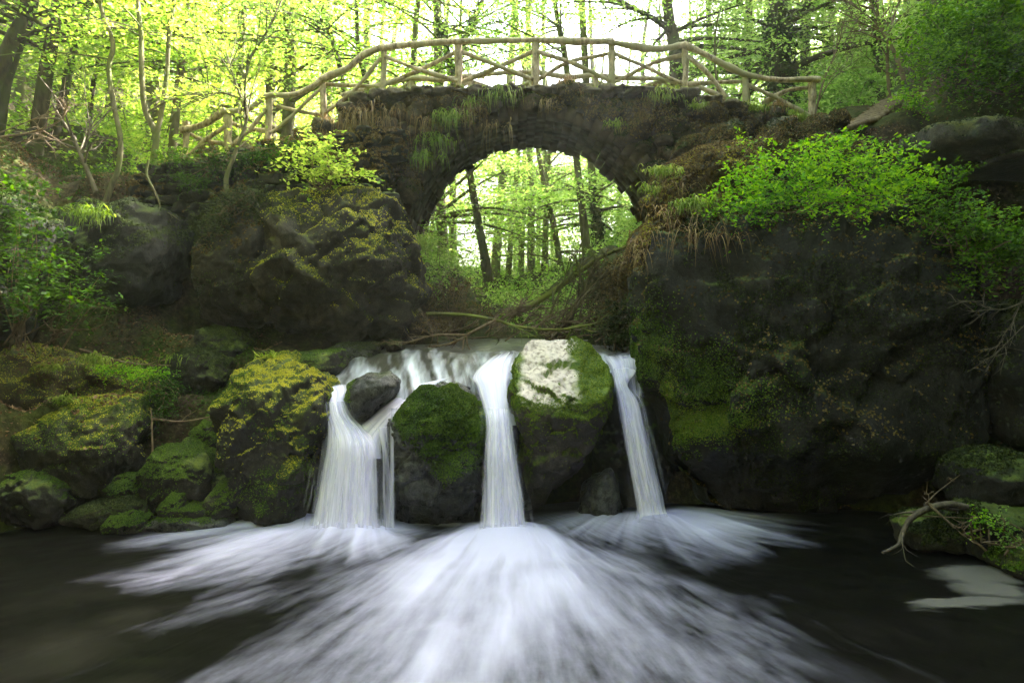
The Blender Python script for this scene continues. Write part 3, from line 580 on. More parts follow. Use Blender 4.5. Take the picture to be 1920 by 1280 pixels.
# A: left upper boulder
V, Fc = outline_rock([(495, 400), (520, 368), (600, 352), (690, 358), (740, 385), (775, 440), (792, 500), (790, 560), (760, 620), (700, 650), (610, 640), (540, 620), (500, 600), (490, 540), (485, 470)], 11.2, 1.1, 1.1, 21, rough=.07, shear=.15, shear2=.3, zm=500, strata=.02, p=3, cr=.17, sub=7)
boulder('huge overhanging sandstone boulder under the left end of the bridge', V, Fc, 'rock',
 [dict(m='moss_gold', n=26000, s=.022, nz=.25, cover=.2), dict(m='moss_dark', n=14000, s=.03, nz=-.1, cover=-.1, seed=8)])
V, Fc = outline_rock([(385, 420), (420, 380), (490, 375), (530, 410), (535, 500), (520, 590), (460, 610), (390, 590), (375, 520)], 11.1, .8, 1.1, 22, rough=.08, shear=.05)
boulder('dark mossy boulder left of the overhanging sandstone boulder', V, Fc, 'rock', [dict(m='moss_dark', n=16000, s=.03, nz=-.3, cover=.1), dict(m='moss_brown', n=8000, s=.04, nz=.3, cover=.2, seed=4)])
V, Fc = outline_rock([(100, 440), (150, 380), (260, 370), (330, 400), (345, 470), (330, 560), (250, 610), (140, 610), (90, 540)], 11.0, .9, 1.2, 23, rough=.1, shear=.1)
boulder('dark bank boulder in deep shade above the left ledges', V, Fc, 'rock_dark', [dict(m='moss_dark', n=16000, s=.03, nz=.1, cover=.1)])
V, Fc = outline_rock([(-120, 470), (-60, 380), (60, 370), (120, 430), (130, 540), (80, 640), (-60, 660), (-140, 600)], 10.2, .9, 1.4, 24, rough=.1)
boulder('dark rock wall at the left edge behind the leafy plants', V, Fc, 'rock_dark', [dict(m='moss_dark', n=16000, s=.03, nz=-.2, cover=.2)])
# B: giant right boulder
V, Fc = outline_rock([(1192, 480), (1186, 560), (1200, 640), (1212, 720), (1216, 790), (1228, 850), (1260, 890), (1330, 930), (1450, 985), (1620, 985), (1745, 960), (1810, 880), (1835, 780), (1828, 690), (1800, 610), (1765, 520), (1720, 440), (1640, 405), (1480, 405), (1330, 400), (1240, 420)], 9.3, .85, 1.7, 31, rough=.045, p=3.8, strata=.016, cuts=4, sub=7, cr=.13)
zz = V[:, 2]; V[:, 1] += .55*sstep(1.0, .3, zz+.12*fbm(V*1.2, 2))*(V[:, 1] < 9.3)
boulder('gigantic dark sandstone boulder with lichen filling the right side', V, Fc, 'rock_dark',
 [dict(m='moss_green', n=24000, s=.026, nz=-.7, cover=.1, msk=lambda p: np.exp(-((p[:, 0]-2.2)/.65)**2-((p[:, 2]-1.45-.2*(p[:, 0]-2.2))/.5)**2)*(p[:, 1] < 9.2)+.8*np.exp(-((p[:, 0]-1.82)/.2)**2-((p[:, 2]-2.2)/.4)**2)),
  dict(m='moss_bright', n=16000, s=.024, nz=-.9, cover=.05, seed=15, msk=lambda p: (np.exp(-((p[:, 0]-1.95)/.16)**2-((p[:, 2]-1.35)/.55)**2)+np.exp(-((p[:, 0]-2.4)/.5)**2-((p[:, 2]-1.28-.15*(p[:, 0]-2.4))/.14)**2))*(p[:, 1] < 9.2)),
  dict(m='moss_dark', n=30000, s=.025, nz=-.8, cover=-.05, seed=5, msk=lambda p: (p[:, 1] < 9.2)*(.25+.75*sstep(5, 2.5, p[:, 0]))), dict(m='moss_brown', n=16000, s=.04, nz=.1, cover=.3, seed=6)])
V, Fc = outline_rock([(1180, 470), (1200, 430), (1250, 400), (1330, 395), (1330, 450), (1290, 480), (1220, 520), (1190, 520)], 9.6, .75, 1.0, 32, rough=.14)
boulder('brown mossy shoulder of earth and rock on top left of the gigantic boulder', V, Fc, 'brown_bank', [dict(m='moss_brown', n=16000, s=.04, nz=-.6, cover=.2), dict(m='moss_gold', n=5000, s=.03, nz=-.1, cover=-.1, seed=7)])
V, Fc = outline_rock([(1215, 380), (1240, 320), (1300, 280), (1380, 270), (1420, 330), (1400, 420), (1300, 440), (1230, 420)], 10.3, .8, 1.2, 33, rough=.16)
boulder('brown mossy mound below the right springing of the bridge arch', V, Fc, 'brown_bank', [dict(m='moss_brown', n=18000, s=.045, nz=-.5, cover=.2), dict(m='moss_gold', n=6000, s=.03, nz=0, cover=-.05, seed=7)])
# right lower rocks and bank
for lab, poly, D, fr_d, bk, sd_, mt, ms in [
 ('dark square block by the right edge above the driftwood', [(1795, 870), (1850, 848), (1925, 850), (1990, 880), (1980, 950), (1880, 960), (1800, 945)], 7.9, .5, .9, 41, 'rock_dark', 'moss_dark'),
 ('low mossy rock under the driftwood branch', [(1690, 985), (1730, 965), (1790, 965), (1805, 990), (1795, 1030), (1700, 1025)], 7.75, .3, .5, 42, 'rock_moss', 'moss_dark'),
 ('dark rock between the driftwood and the right edge', [(1795, 975), (1840, 945), (1920, 950), (1960, 1000), (1940, 1040), (1810, 1040)], 7.5, .4, .6, 43, 'rock_dark', 'moss_dark'),
 ('mossy rock cut by the right edge beside the drifting froth', [(1872, 1060), (1885, 1030), (1930, 1015), (2000, 1040), (1990, 1100), (1920, 1105)], 7.0, .35, .6, 44, 'rock_moss', 'moss_green'),
 ('shadowed boulder behind the bank at the right edge', [(1850, 640), (1900, 560), (2050, 560), (2080, 760), (1980, 860), (1870, 820), (1840, 730)], 8.8, .6, 1.2, 45, 'rock_dark', 'moss_dark'),
 ('grey overhanging sandstone ledge with a moss top at the upper right', [(1728, 262), (1735, 238), (1800, 225), (1900, 232), (2050, 225), (2060, 275), (1960, 290), (1900, 300), (1840, 292), (1780, 288), (1735, 282)], 9.8, .4, 1.4, 46, 'rock', 'moss_dark'),
 ('second grey slab under the overhanging ledge at the upper right', [(1830, 305), (1880, 290), (2050, 280), (2060, 330), (1920, 312), (1860, 312)], 9.9, .7, 1.2, 47, 'rock', 'moss_dark')]:
    V, Fc = outline_rock(poly, D, fr_d, bk, sd_, sub=5, rough=.09, p=3)
    boulder(lab, V, Fc, mt, [dict(m=ms, n=6000, s=.03, nz=.1, cover=.1)])
# left bank
for lab, poly, D, fr_d, bk, sd_, mt, ms, nz_, sh in [
 ('large flat-topped block with golden moss, left of the mossy dome rocks', [(60, 800), (110, 760), (190, 735), (262, 738), (282, 790), (270, 860), (225, 930), (120, 925), (65, 880)], 9.1, .7, .9, 51, 'rock_moss', 'moss_gold', .35, .3),
 ('grassy moss-covered bank block above the left ledges', [(-20, 690), (60, 640), (150, 660), (250, 690), (330, 720), (340, 790), (240, 810), (100, 820), (-30, 810)], 10.0, .8, 1.0, 52, 'brown_bank', 'moss_gold', .2, .3),
 ('dark block at the left edge below the grassy bank', [(-80, 790), (0, 790), (60, 800), (70, 880), (0, 910), (-90, 900)], 9.5, .5, .9, 53, 'rock_dark', 'moss_dark', .2, 0),
 ('low dark rock with a green patch at the left edge of the pool', [(-60, 900), (20, 880), (90, 865), (140, 890), (158, 930), (130, 975), (-60, 1000)], 8.7, .5, .6, 54, 'rock_dark', 'moss_green', .25, .2),
 ('bright green mossy dome rock, largest of the small rocks on the left', [(272, 880), (300, 840), (345, 824), (390, 845), (412, 885), (400, 935), (290, 945), (268, 915)], 8.95, .4, .5, 55, 'rock_moss', 'moss_green', -.2, .2),
 ('round mossy boulder in shade above the mossy dome rock', [(312, 690), (340, 660), (385, 652), (425, 675), (435, 715), (400, 760), (340, 755), (315, 725)], 10.1, .45, .6, 56, 'rock_moss', 'moss_dark', .1, .1),
 ('brown-green boulder topmost of the shaded stack left of the falls', [(355, 640), (390, 612), (440, 612), (470, 650), (465, 695), (420, 705), (370, 690)], 10.8, .45, .7, 57, 'rock_moss', 'moss_dark', 0, .1),
 ('mossy rock wedged between the bank block and the yellow-topped boulder', [(365, 800), (395, 770), (432, 775), (440, 840), (430, 890), (385, 880), (362, 845)], 9.5, .35, .6, 58, 'rock_moss', 'moss_green', -.1, .1),
 ('olive mossy rock behind the bright mossy dome', [(285, 800), (320, 790), (365, 795), (370, 840), (320, 860), (285, 850)], 9.7, .3, .6, 59, 'rock_moss', 'moss_bright', -.1, .1),
 ('small mossy rock under the left side of the mossy dome', [(200, 910), (235, 885), (268, 890), (275, 930), (230, 945), (198, 935)], 8.9, .25, .4, 60, 'rock_moss', 'moss_green', -.1, .1),
 ('thin slanted slab near the waterline left of the falls', [(110, 975), (170, 940), (240, 930), (275, 940), (270, 975), (200, 990)], 8.6, .3, .5, 61, 'rock_moss', 'moss_dark', .1, .2),
 ('small pointed dark rock at the waterline left of the falls', [(195, 985), (215, 960), (255, 955), (275, 975), (270, 998), (200, 1000)], 8.45, .22, .3, 62, 'rock_moss', 'moss_green', .2, .2),
 ('squat mossy rock in front of the mossy dome', [(300, 945), (325, 922), (350, 920), (352, 945), (395, 945), (400, 975), (300, 980)], 8.65, .25, .5, 63, 'rock_moss', 'moss_green', 0, .2),
 ('upright narrow mossy rock at the foot of the yellow-topped boulder', [(388, 980), (392, 930), (430, 890), (455, 905), (450, 960), (420, 985)], 8.75, .3, .5, 64, 'rock_moss', 'moss_green', 0, .2),
 ('flat wet stone at the waterline between the small mossy rocks', [(270, 985), (300, 965), (400, 962), (440, 975), (430, 990), (300, 995)], 8.6, .25, .5, 65, 'rock_wet', 'moss_green', .6, 0),
 ('small grey rock resting below the slanted mossy slab', [(378, 905), (400, 885), (438, 888), (435, 915), (395, 925)], 9.0, .2, .4, 66, 'rock_moss', 'moss_dark', .1, .1),
 ('flat dark green rock beside the upper stream behind the yellow-topped boulder', [(520, 680), (560, 662), (640, 655), (645, 690), (620, 715), (560, 712)], 9.9, .5, .7, 67, 'rock_moss', 'moss_green', .2, .1),
 ('dark rock at the left edge of the upper stream', [(600, 660), (650, 640), (720, 645), (700, 690), (640, 700)], 10.6, .4, .6, 68, 'rock_wet', 'moss_dark', .2, .1),
 ('small brown boulder beside the upper stream under the overhang', [(720, 645), (735, 636), (755, 640), (758, 656), (725, 660)], 10.6, .15, .3, 69, 'rock', 'moss_dark', .5, .1)]:
    V, Fc = outline_rock(poly, D, fr_d, bk, sd_, sub=6, rough=.07, p=3.2, shear=sh, shear2=.25, cr=.12)
    ml = [dict(m=ms, n=34000, s=.014, nz=nz_+.05, cover=.4 if ms == 'moss_gold' else .15)]
    if ms == 'moss_gold': ml.append(dict(m='moss_green', n=20000, s=.016, nz=-.1, cover=.1, seed=9)); ml.append(dict(m='litter', n=900, s=.05, nz=.6, cover=.1, seed=10, name='leaf_litter'))
    boulder(lab, V, Fc, mt, ml)

# ------------------------------------------------------------------ the arch bridge
BY0, BY1 = 12.0, 13.9
AC, AZ, AA, AB = .44, 3.6, 2.42, 2.6          # arch centre, springing, half width, rise
TOPX = [(300, 300), (345, 292), (430, 272), (500, 262), (560, 246), (610, 228), (660, 195), (695, 170), (860, 166), (1003, 164), (1147, 166), (1283, 168), (1310, 182), (1398, 196), (1460, 208), (1530, 222), (1600, 240)]
TX = np.array([(x-960)/F*BY0 for x, y in TOPX]); TZ = np.array([HC-(y-HZ)/F*BY0 for x, y in TOPX])
def deck(x): return np.interp(x, TX, TZ)
def arch_z(x, grow=0.): 
    u = np.clip(1-((x-AC)/(AA+grow))**2, 0, None); return AZ+(AB+grow)*np.sqrt(u)
bridge = thing('arch_bridge', 'old stone arch bridge with mossy rubble sides spanning the stream above the waterfalls', 'bridge', (AC, 12.9, 2.0))
# rubble masonry of both faces
R = rs(5); VF = []
def stone(c, s, seed, mbx, sub=3):
    V, Fc = lump_rock(c, s, seed, sub=sub, rot=R.uniform(0, 3), cuts=7, rough=.16); mbx.add(V, Fc, R.rand())
k = 0
for face in (BY0, BY1):
    x = -6.2; mb = MB()
    while x < 7.0:
        z = 2.4
        while z < 7.0:
            sx = R.uniform(.07, .20)*(1.25 if R.rand() < .15 else 1); cx = x+R.uniform(-.11, .11); cz = z+R.uniform(-.1, .1)
            inside = (abs(cx-AC) < AA+.16 and cz < arch_z(cx, .14)+.0) or (abs(cx-AC) < AA+.16 and cz < AZ)
            zmin = 4.2 if (cx < -4.2) else (2.2 if cx < 0 else (3.0 if cx < 3.6 else 4.6))
            if not inside and cz < deck(cx)-.08 and cz > zmin and (face == BY0 or R.rand() < .6):
                bul = .12*vnoise(np.array([cx*.8, cz*.8, face])); k += 1
                stone((cx, face+(.05 if face == BY0 else -.05)-bul+R.uniform(-.06, .06), cz), (sx*R.uniform(.9, 1.3), sx, sx*R.uniform(.7, 1.1)), k, mb)
            z += .21
        x += .22
    mb.build('rubble_wall', M['masonry'], bridge); VF.append((np.concatenate(mb.V), np.concatenate(mb.Fs)))
Vs, Fs = VF[0]
ctr = lambda p: sstep(12.3, 12.0, p[:, 1])
C, N = tri_sample(Vs, Fs, 130000, 3, lambda N: sstep(-.1, .5, N[:, 2])+.5*(N[:, 1] < -.3), lambda p: ctr(p)*sstep(-.3, .2, fbm(p*1.6, 3)))
m2 = MB(); leaves(m2, C+N*(.01+.05*np.maximum(fbm(C*3, 2), 0))[:, None], .04, 4, .8, N, asp=.6); m2.build('moss', M['moss_brown'], bridge, smooth=False)
C, N = tri_sample(Vs, Fs, 70000, 6, lambda N: sstep(.0, .5, N[:, 2]), lambda p: ctr(p)*sstep(-.0, .35, fbm(p*1.1+9, 3)))
m2 = MB(); leaves(m2, C+N*.012, .035, 5, .8, N, asp=.7); m2.build('green_moss', M['moss_dark'], bridge, smooth=False)
# top course: flat rough slabs along the edge, both sides
k = 900
for face, o_ in ((BY0-.08, 0), (BY1+.08, 0)):
    x = -3.0; mb = MB()
    while x < 3.6:
        w_ = R.uniform(.14, .36); k += 1
        V, Fc = lump_rock((x+w_/2, face+R.uniform(-.03, .05), deck(x+w_/2)-.09+R.uniform(-.02, .02)), (w_*.6, .2, R.uniform(.05, .1)), k, sub=3, rot=R.uniform(-.2, .2), cuts=6, rough=.25, blk=3.5)
        mb.add(V, Fc); x += w_*.92
    mb.build('coping', M['masonry'], bridge)
def blades(mb, C, L_, seed, w=.006, lean=.6, out=(0, -.3)):
    R = rs(seed); n = len(C); a = R.uniform(0, 2*math.pi, n); d = np.stack([np.cos(a)*lean+out[0], np.sin(a)*lean+out[1], np.zeros(n)], 1); l_ = (L_*R.uniform(.4, 1.3, n))[:, None]
    sd_ = np.cross(d, [0, 0, 1.]); sd_ /= np.linalg.norm(sd_, axis=1)[:, None]+1e-9; tip = C+d*l_+np.array([0, 0, 1.])*l_*R.uniform(-.2, .7, (n, 1)); mid = C+d*l_*.45+np.array([0, 0, 1.])*l_*.55
    V = np.stack([C-sd_*w, C+sd_*w, mid+sd_*w*.8, mid-sd_*w*.8, tip], 1).reshape(-1, 3); i = np.arange(n)[:, None]*5
    mb.add(V, i+np.array([0, 1, 2, 3]), np.repeat(R.rand(n), 5)); mb.Fs.append(i+np.array([3, 2, 4])+mb.n-len(V))
R2 = rs(61); n_ = 9000; bx = R2.uniform(-4.6, 5.6, n_); ok = fbm(np.stack([bx*1.3, 0*bx, 0*bx], 1), 3) > np.where(bx > 2.6, -.5, -.02); bx = bx[ok]
Cg = np.stack([bx, BY0-.12+np.abs(R2.randn(len(bx)))*.22, deck(bx)-.05-.06*R2.rand(len(bx))], 1); m2 = MB(); blades(m2, Cg, .13, 62); m2.build('edge_grass', M['grass'], bridge, smooth=False)
Cg = tri_sample(Vs, Fs, 7000, 63, lambda N: sstep(-.2, .5, N[:, 2]), lambda p: ctr(p)*sstep(.0, .3, fbm(p*1.0+4, 3)))[0]; m2 = MB(); blades(m2, Cg, .16, 64, .005, .5, (0, -.6)); m2.build('wall_grass', M['grass_dry'], bridge, smooth=False)
# vault: rows of rough bricks on the underside
def vault_mat():
    m, nt, out, N, L = mat('vault_stone')
    geo = N('NewGeometry'); n1 = N('TexNoise', i_Scale=5., i_Detail=8.); L(geo.outputs['Position'], n1.inputs['Vector'])
    at = N('Attribute', attribute_name='tone')
    ad = N('Math', operation='MULTIPLY_ADD', i_1=.3); L(at.outputs['Fac'], ad.inputs[0]); L(n1.outputs[0], ad.inputs[2])
    r = ramp(N, [(.35, (.022, .014, .010)), (.85, (.085, .058, .042))]); L(ad.outputs[0], r.inputs[0])
    b = N('BsdfPrincipled', i_Roughness=.9); L(r.outputs[0], b.inputs['Base Color'])
    bp = N('Bump', i_Strength=.6, i_Distance=.03); L(n1.outputs[0], bp.inputs['Height']); L(bp.outputs[0], b.inputs['Normal']); L(b.outputs[0], out.inputs[0]); return m
M['vault'] = vault_mat()
mb = MB(); nA = 46
ths = np.linspace(math.pi+.0, 0, nA+1)
cube = np.array([[-1, -1, -1], [1, -1, -1], [1, 1, -1], [-1, 1, -1], [-1, -1, 1], [1, -1, 1], [1, 1, 1], [-1, 1, 1]])*.5
cq = np.array([[0, 3, 2, 1], [4, 5, 6, 7], [0, 1, 5, 4], [1, 2, 6, 5], [2, 3, 7, 6], [3, 0, 4, 7]])
def brick(c, ax, ay, az, tone=0.): mb.add(np.asarray(c)+cube[:, :1]*ax+cube[:, 1:2]*ay+cube[:, 2:]*az, cq, tone)
for i in range(nA):
    t0, t1 = ths[i], ths[i+1]; t = (t0+t1)/2
    p0 = np.array([AC+AA*math.cos(t0), 0, AZ+AB*math.sin(t0)]); p1 = np.array([AC+AA*math.cos(t1), 0, AZ+AB*math.sin(t1)])
    tv = p1-p0; ln = np.linalg.norm(tv); n_ = np.array([tv[2], 0, -tv[0]])/ln; n_ = -n_ if n_[2]*1 < 0 and abs(n_[2]) > .2 else n_
    cen = (p0+p1)/2; rad_ = cen-np.array([AC, 0, AZ]); rad_ /= np.linalg.norm(rad_)
    y = BY0+.03+R.uniform(-.04, .04); yend = BY1+.12+R.uniform(-.07, .10)
    while y < yend-.05:
        l_ = min(R.uniform(.22, .42), yend-y)
        th_ = .24; off = R.uniform(-.03, .02)
        if y+l_ > yend-.3: off -= [0, 0, .04, .09][R.randint(4)]
        brick(cen+rad_*(th_/2+off)+np.array([0, y+l_/2, 0]), tv*.97, np.array([0, l_-.012, 0]), rad_*th_, R.rand()); y += l_
for sgn in (-1, 1):          # piers
    z = 1.7
    while z < AZ-.02:
        hh = R.uniform(.14, .22); y = BY0-.08+R.uniform(-.04, .04)
        while y < BY1+.05:
            l_ = R.uniform(.25, .5)
            brick((AC+sgn*(AA+.17+R.uniform(-.02, .03)), y+l_/2, z+hh/2), np.array([.34, 0, 0]), np.array([0, l_-.015, 0]), np.array([0, 0, hh-.012]), R.rand()); y += l_
        z += hh
mb.build('vault', M['vault'], bridge, smooth=False)
# core: solid fill between the faces, above the vault
mb = MB(); xx = np.linspace(-5.6, 6.6, 160)
def band(y0, y1):
    top = deck(xx)-.09; ins = np.abs(xx-AC) < AA+.28; bot = np.where(ins, np.minimum(arch_z(xx, .18), top-.02), 2.0); bot = np.where(ins & (arch_z(xx, .18) < AZ+.01), 2.0, bot)
    bot = np.where(xx < -4.3, 4.2, bot); bot = np.where(xx > 4.4, 4.6, bot)
    Vv = []; 
    for y in (y0, y1): Vv += [np.stack([xx, 0*xx+y, bot], 1), np.stack([xx, 0*xx+y, top], 1)]
    n = len(xx); Vv = np.vstack(Vv); i = np.arange(n-1)
    a, b, c, d = i, i+n, i+2*n, i+3*n
    Q = np.vstack([np.stack([a, a+1, b+1, b], 1), np.stack([c, d, d+1, c+1], 1), np.stack([b, b+1, d+1, d], 1), np.stack([a, c, c+1, a+1], 1)])
    mb.add(Vv, Q)
band(BY0+.10, BY1-.10); mb.build('deck', M['masonry'], bridge, smooth=False)

# ------------------------------------------------------------------ rustic railings
def rail_px(pts, D, r, mb, seed, sides=10, n=None):
    w = np.array([P(x, y, D if not hasattr(D, '__len__') else d) for (x, y), d in zip(pts, (D if hasattr(D, '__len__') else [D]*len(pts)))])
    n = n or 12*len(pts); c = spline(w, n)
    q = np.linspace(0, 1, n)[:, None]*np.linalg.norm(w[-1]-w[0])
    c = c+np.concatenate([fbm(np.concatenate([q*.9+seed, 0*q, 0*q], 1), 2)[:, None]*.0, fbm(np.concatenate([q*.9+seed+5, 0*q, 0*q], 1), 2)[:, None]*.03, fbm(np.concatenate([q*1.3+seed+9, 0*q, 0*q], 1), 2)[:, None]*.035], 1)
    rr = r*(1+.20*fbm(np.concatenate([q*2.2+seed, 0*q+3, 0*q], 1), 2)+.22*sstep(.45, .7, vnoise(np.concatenate([q*4+seed*2, 0*q+8, 0*q], 1))))
    tube(mb, c, rr, sides, .2, seed)
DF, DBK = 12.12, 13.8
fr = thing('railing', 'pale rustic log railing on the near side of the arch bridge', 'railing', (0, DF, 6.2))
posts = [(348, 228, 300), (427, 216, 284), (503, 182, 266), (606, 150, 232), (718, 92, 178), (860, 82, 176), (1003, 80, 176), (1147, 81, 176), (1284, 86, 178), (1398, 143, 208), (1522, 152, 228)]
for k, (x, t, b) in enumerate(posts):
    mb = MB(); ln = [(5, 3, -4), (-3, 0, 2)][k % 2]
    rail_px([(x+ln[0]*.3, t), (x+ln[1]*.5, (t+b)/2), (x+ln[2]*.4, b)], DF, .058, mb, k*3, 12, 26); mb.build('post', M['rail_wood'], fr)
mb = MB()
for seg in ([(338, 246), (380, 234), (423, 207)], [(421, 209), (470, 201), (500, 179), (545, 177), (580, 164), (610, 147), (650, 131), (680, 105), (722, 87)],
            [(714, 89), (790, 84), (860, 78), (940, 75), (1003, 74), (1080, 76), (1150, 79)], [(1140, 78), (1190, 86), (1240, 90), (1288, 84)], [(1280, 82), (1330, 106), (1398, 142)], [(1390, 139), (1450, 147), (1537, 151)]):
    rail_px(seg, DF-.05, .052, mb, seg[0][0]*.1, 10)
mb.build('handrail', M['rail_wood'], fr)
br = [[(722, 106), (780, 128), (858, 153)], [(722, 160), (790, 130), (858, 96)], [(866, 98), (930, 122), (1000, 150)], [(862, 155), (940, 125), (998, 96)], [(1008, 96), (1070, 118), (1143, 152)], [(1008, 150), (1070, 116), (1143, 98)],
      [(1152, 98), (1210, 126), (1280, 155)], [(1152, 152), (1215, 124), (1280, 104)], [(1290, 106), (1325, 138), (1362, 184)], [(1286, 159), (1340, 155), (1396, 153)], [(1402, 158), (1455, 182), (1516, 214)], [(1430, 191), (1475, 170), (1518, 166)],
      [(610, 213), (665, 170), (714, 110)], [(609, 160), (660, 160), (716, 162)], [(508, 247), (560, 205), (603, 166)], [(507, 197), (560, 210), (602, 216)], [(430, 276), (465, 245), (500, 204)], [(429, 228), (460, 240), (500, 247)], [(350, 297), (385, 265), (424, 236)], [(350, 246), (380, 262), (424, 270)], [(326, 262), (340, 300), (322, 318)]]
for k, s in enumerate(br[:20]):
    mb = MB(); rail_px(s, DF+(.055 if k % 2 else -.055)*.9, .036, mb, k*1.7, 8, 22); mb.build('cross_brace', M['rail_wood'], fr)
bk = thing('railing', 'log railing on the far side of the arch bridge, seen low behind the near one', 'railing', (0, DBK, 6.4))
for k, x in enumerate([660, 769, 882, 996, 1117, 1236, 1340]):
    mb = MB(); t = [175, 150, 146, 144, 146, 150, 178][k]; rail_px([(x, t), (x+2, t+40)], DBK, .06, mb, k*5, 10, 14); mb.build('post', M['rail_wood'], bk)
mb = MB()
for seg in ([(640, 178), (700, 162), (769, 148), (830, 150), (885, 142)], [(880, 143), (935, 138), (996, 137), (1060, 144), (1117, 140)], [(1110, 141), (1170, 146), (1240, 148)], [(1234, 147), (1300, 160), (1360, 186)]): rail_px(seg, DBK-.05, .05, mb, seg[0][0]*.1, 8)
mb.build('handrail', M['rail_wood'], bk)
for k, s in enumerate([[(735, 178), (752, 165), (767, 153)], [(775, 162), (800, 172), (815, 182)], [(865, 160), (880, 155), (820, 182)], [(888, 155), (915, 165), (940, 178)], [(960, 172), (980, 160), (994, 156)], [(1002, 158), (1040, 168), (1060, 180)], [(1068, 176), (1090, 160), (1115, 155)], [(1122, 156), (1150, 165), (1170, 180)], [(1190, 178), (1215, 160), (1234, 155)], [(1240, 152), (1262, 166), (1280, 180)]]):
    mb = MB(); rail_px(s, DBK, .034, mb, k*1.9, 7, 14); mb.build('cross_brace', M['rail_wood'], bk)

# ------------------------------------------------------------------ trees
def gen_tree(path, r0, r1, seed, nl=14, lo=.3, llen=3.5, spray=.75, nleaf=45, lsz=.11, sides=9, up=.25, flatz=.16, dirbias=None, sub=5, lump=.12, hi=1.0, top=0):
    """trunk path (world) > limbs > leafy sprays; returns wood MB and leaf centre array"""
    R = rs(seed); mb = MB(); n = max(24, 5*len(path)); c = spline(path, n); t = np.linspace(0, 1, n)
    rad = r0*(1-t)+r1*t; rad[:3] *= np.array([1.5, 1.22, 1.08]); tube(mb, c, rad, sides, lump, seed, cap=False)
    H = np.linalg.norm(c[-1]-c[0]); C = []
    L0, n0, sp0 = llen, nleaf, spray
    for k in range(nl+top):
        f = lo+(hi-lo)*(k+R.rand())/nl; f = min(f, .985)
        if k >= nl: f = .72+.26*(k-nl+R.rand())/top; llen, nleaf, spray = 5.5, 62, 1.3  # extra dense upper limbs, added to shade the foreground
        else: llen, nleaf, spray = L0, n0, sp0; p0 = c[int(f*(n-1))]; rr = rad[int(f*(n-1))]*.42
        a = R.uniform(0, 2*math.pi); d = np.array([math.cos(a), math.sin(a), 0])
        if dirbias is not None: d = d+np.array(dirbias)*R.uniform(.2, 1); d /= np.linalg.norm(d)
        L_ = llen*R.uniform(.6, 1.2)*(1-.45*max(0, (f-.5)*2)); el = up+R.uniform(-.1, .35)+.5*max(0, f-.6)
        m = 7; s = np.linspace(0, 1, m)[:, None]; side = np.array([-d[1], d[0], 0])*R.uniform(-.35, .35)
        pts = p0+d*L_*s+side*L_*s**2+np.array([0, 0, 1])*L_*(el*s-.28*s**2)+np.cumsum(R.randn(m, 3)*.035*L_/3, 0)*s
        tube(mb, spline(pts, 10), np.linspace(rr, .008, 10), 5, 0, cap=False)
        for j in range(sub):
            g_ = R.uniform(.25, 1); q0 = pts[min(int(g_*(m-1)), m-1)]; b = R.uniform(-1.2, 1.2); dd = np.array([d[0]*math.cos(b)-d[1]*math.sin(b), d[0]*math.sin(b)+d[1]*math.cos(b), R.uniform(-.2, .25)])
            l2 = L_*.35*R.uniform(.5, 1.1); q1 = q0+dd*l2; tube(mb, np.array([q0, (q0+q1)/2+R.randn(3)*.03*l2, q1]), [max(rr*.35, .006), .005, .003], 4, 0, cap=False)
            for e in range(3):
                cc = q0+dd*l2*(.35+.35*e); sz = spray*R.uniform(.6, 1.1)
                X = R.randn(int(nleaf*R.uniform(.6, 1.2)), 3)*np.array([1, 1, flatz])*sz*.55
                X[:, 2] -= .12*np.hypot(X[:, 0], X[:, 1]); C.append(cc+X)
    return mb, np.concatenate(C) if C else np.zeros((0, 3))
def tree(label, path, r0, r1, seed, leaf='leaf_yellow', bark='bark', lsz=.11, name='tree', group=None, cat='tree', ivy=0, tone=None, hang=0, **kw):
    mb, C = gen_tree(path, r0, r1, seed, lsz=lsz, **kw); root = thing(name, label, cat, path[0], group)
    mb.build('trunk', M[bark], root)
    if len(C): m2 = MB(); leaves(m2, C, lsz, seed, .45, tone=tone); m2.build('crown', M[leaf], root, smooth=False)
    if ivy:
        R = rs(seed+1); c = spline(path, 60); i = R.randint(0, int(60*.9), ivy); d = R.randn(ivy, 3); d[:, 2] *= .4; d /= np.linalg.norm(d, axis=1)[:, None]
        rr = (r0+(r1-r0)*i/60.)[:, None]*R.uniform(1.0, 1.9, (ivy, 1)); X = c[i]+d*rr; X[:, 2] += R.uniform(-.2, .2, ivy)
        m3 = MB(); leaves(m3, X, .09, seed+2, .6, d); m3.build('ivy', M['ivy'], root, smooth=False)
    return root
def px_path(pts, D, extra=9., dy=0., lean=None):
    w = [P(x, y, D) for x, y in pts]; b = w[0].copy(); z0 = gz(b[0], b[1]); d = w[0]-w[1]; d /= np.linalg.norm(d)
    if z0 < b[2]-.05: w = [b+d*(b[2]-z0+.15)/max(-d[2], .3)]+w
    e = w[-1]; d = (w[-1]-w[-2])/np.linalg.norm(w[-1]-w[-2])
    if extra: w += [e+d*extra*.5+np.array([0, 0, extra*.1]), e+d*extra*.9+np.array([0, 0, extra*.15])]
    return np.array(w)
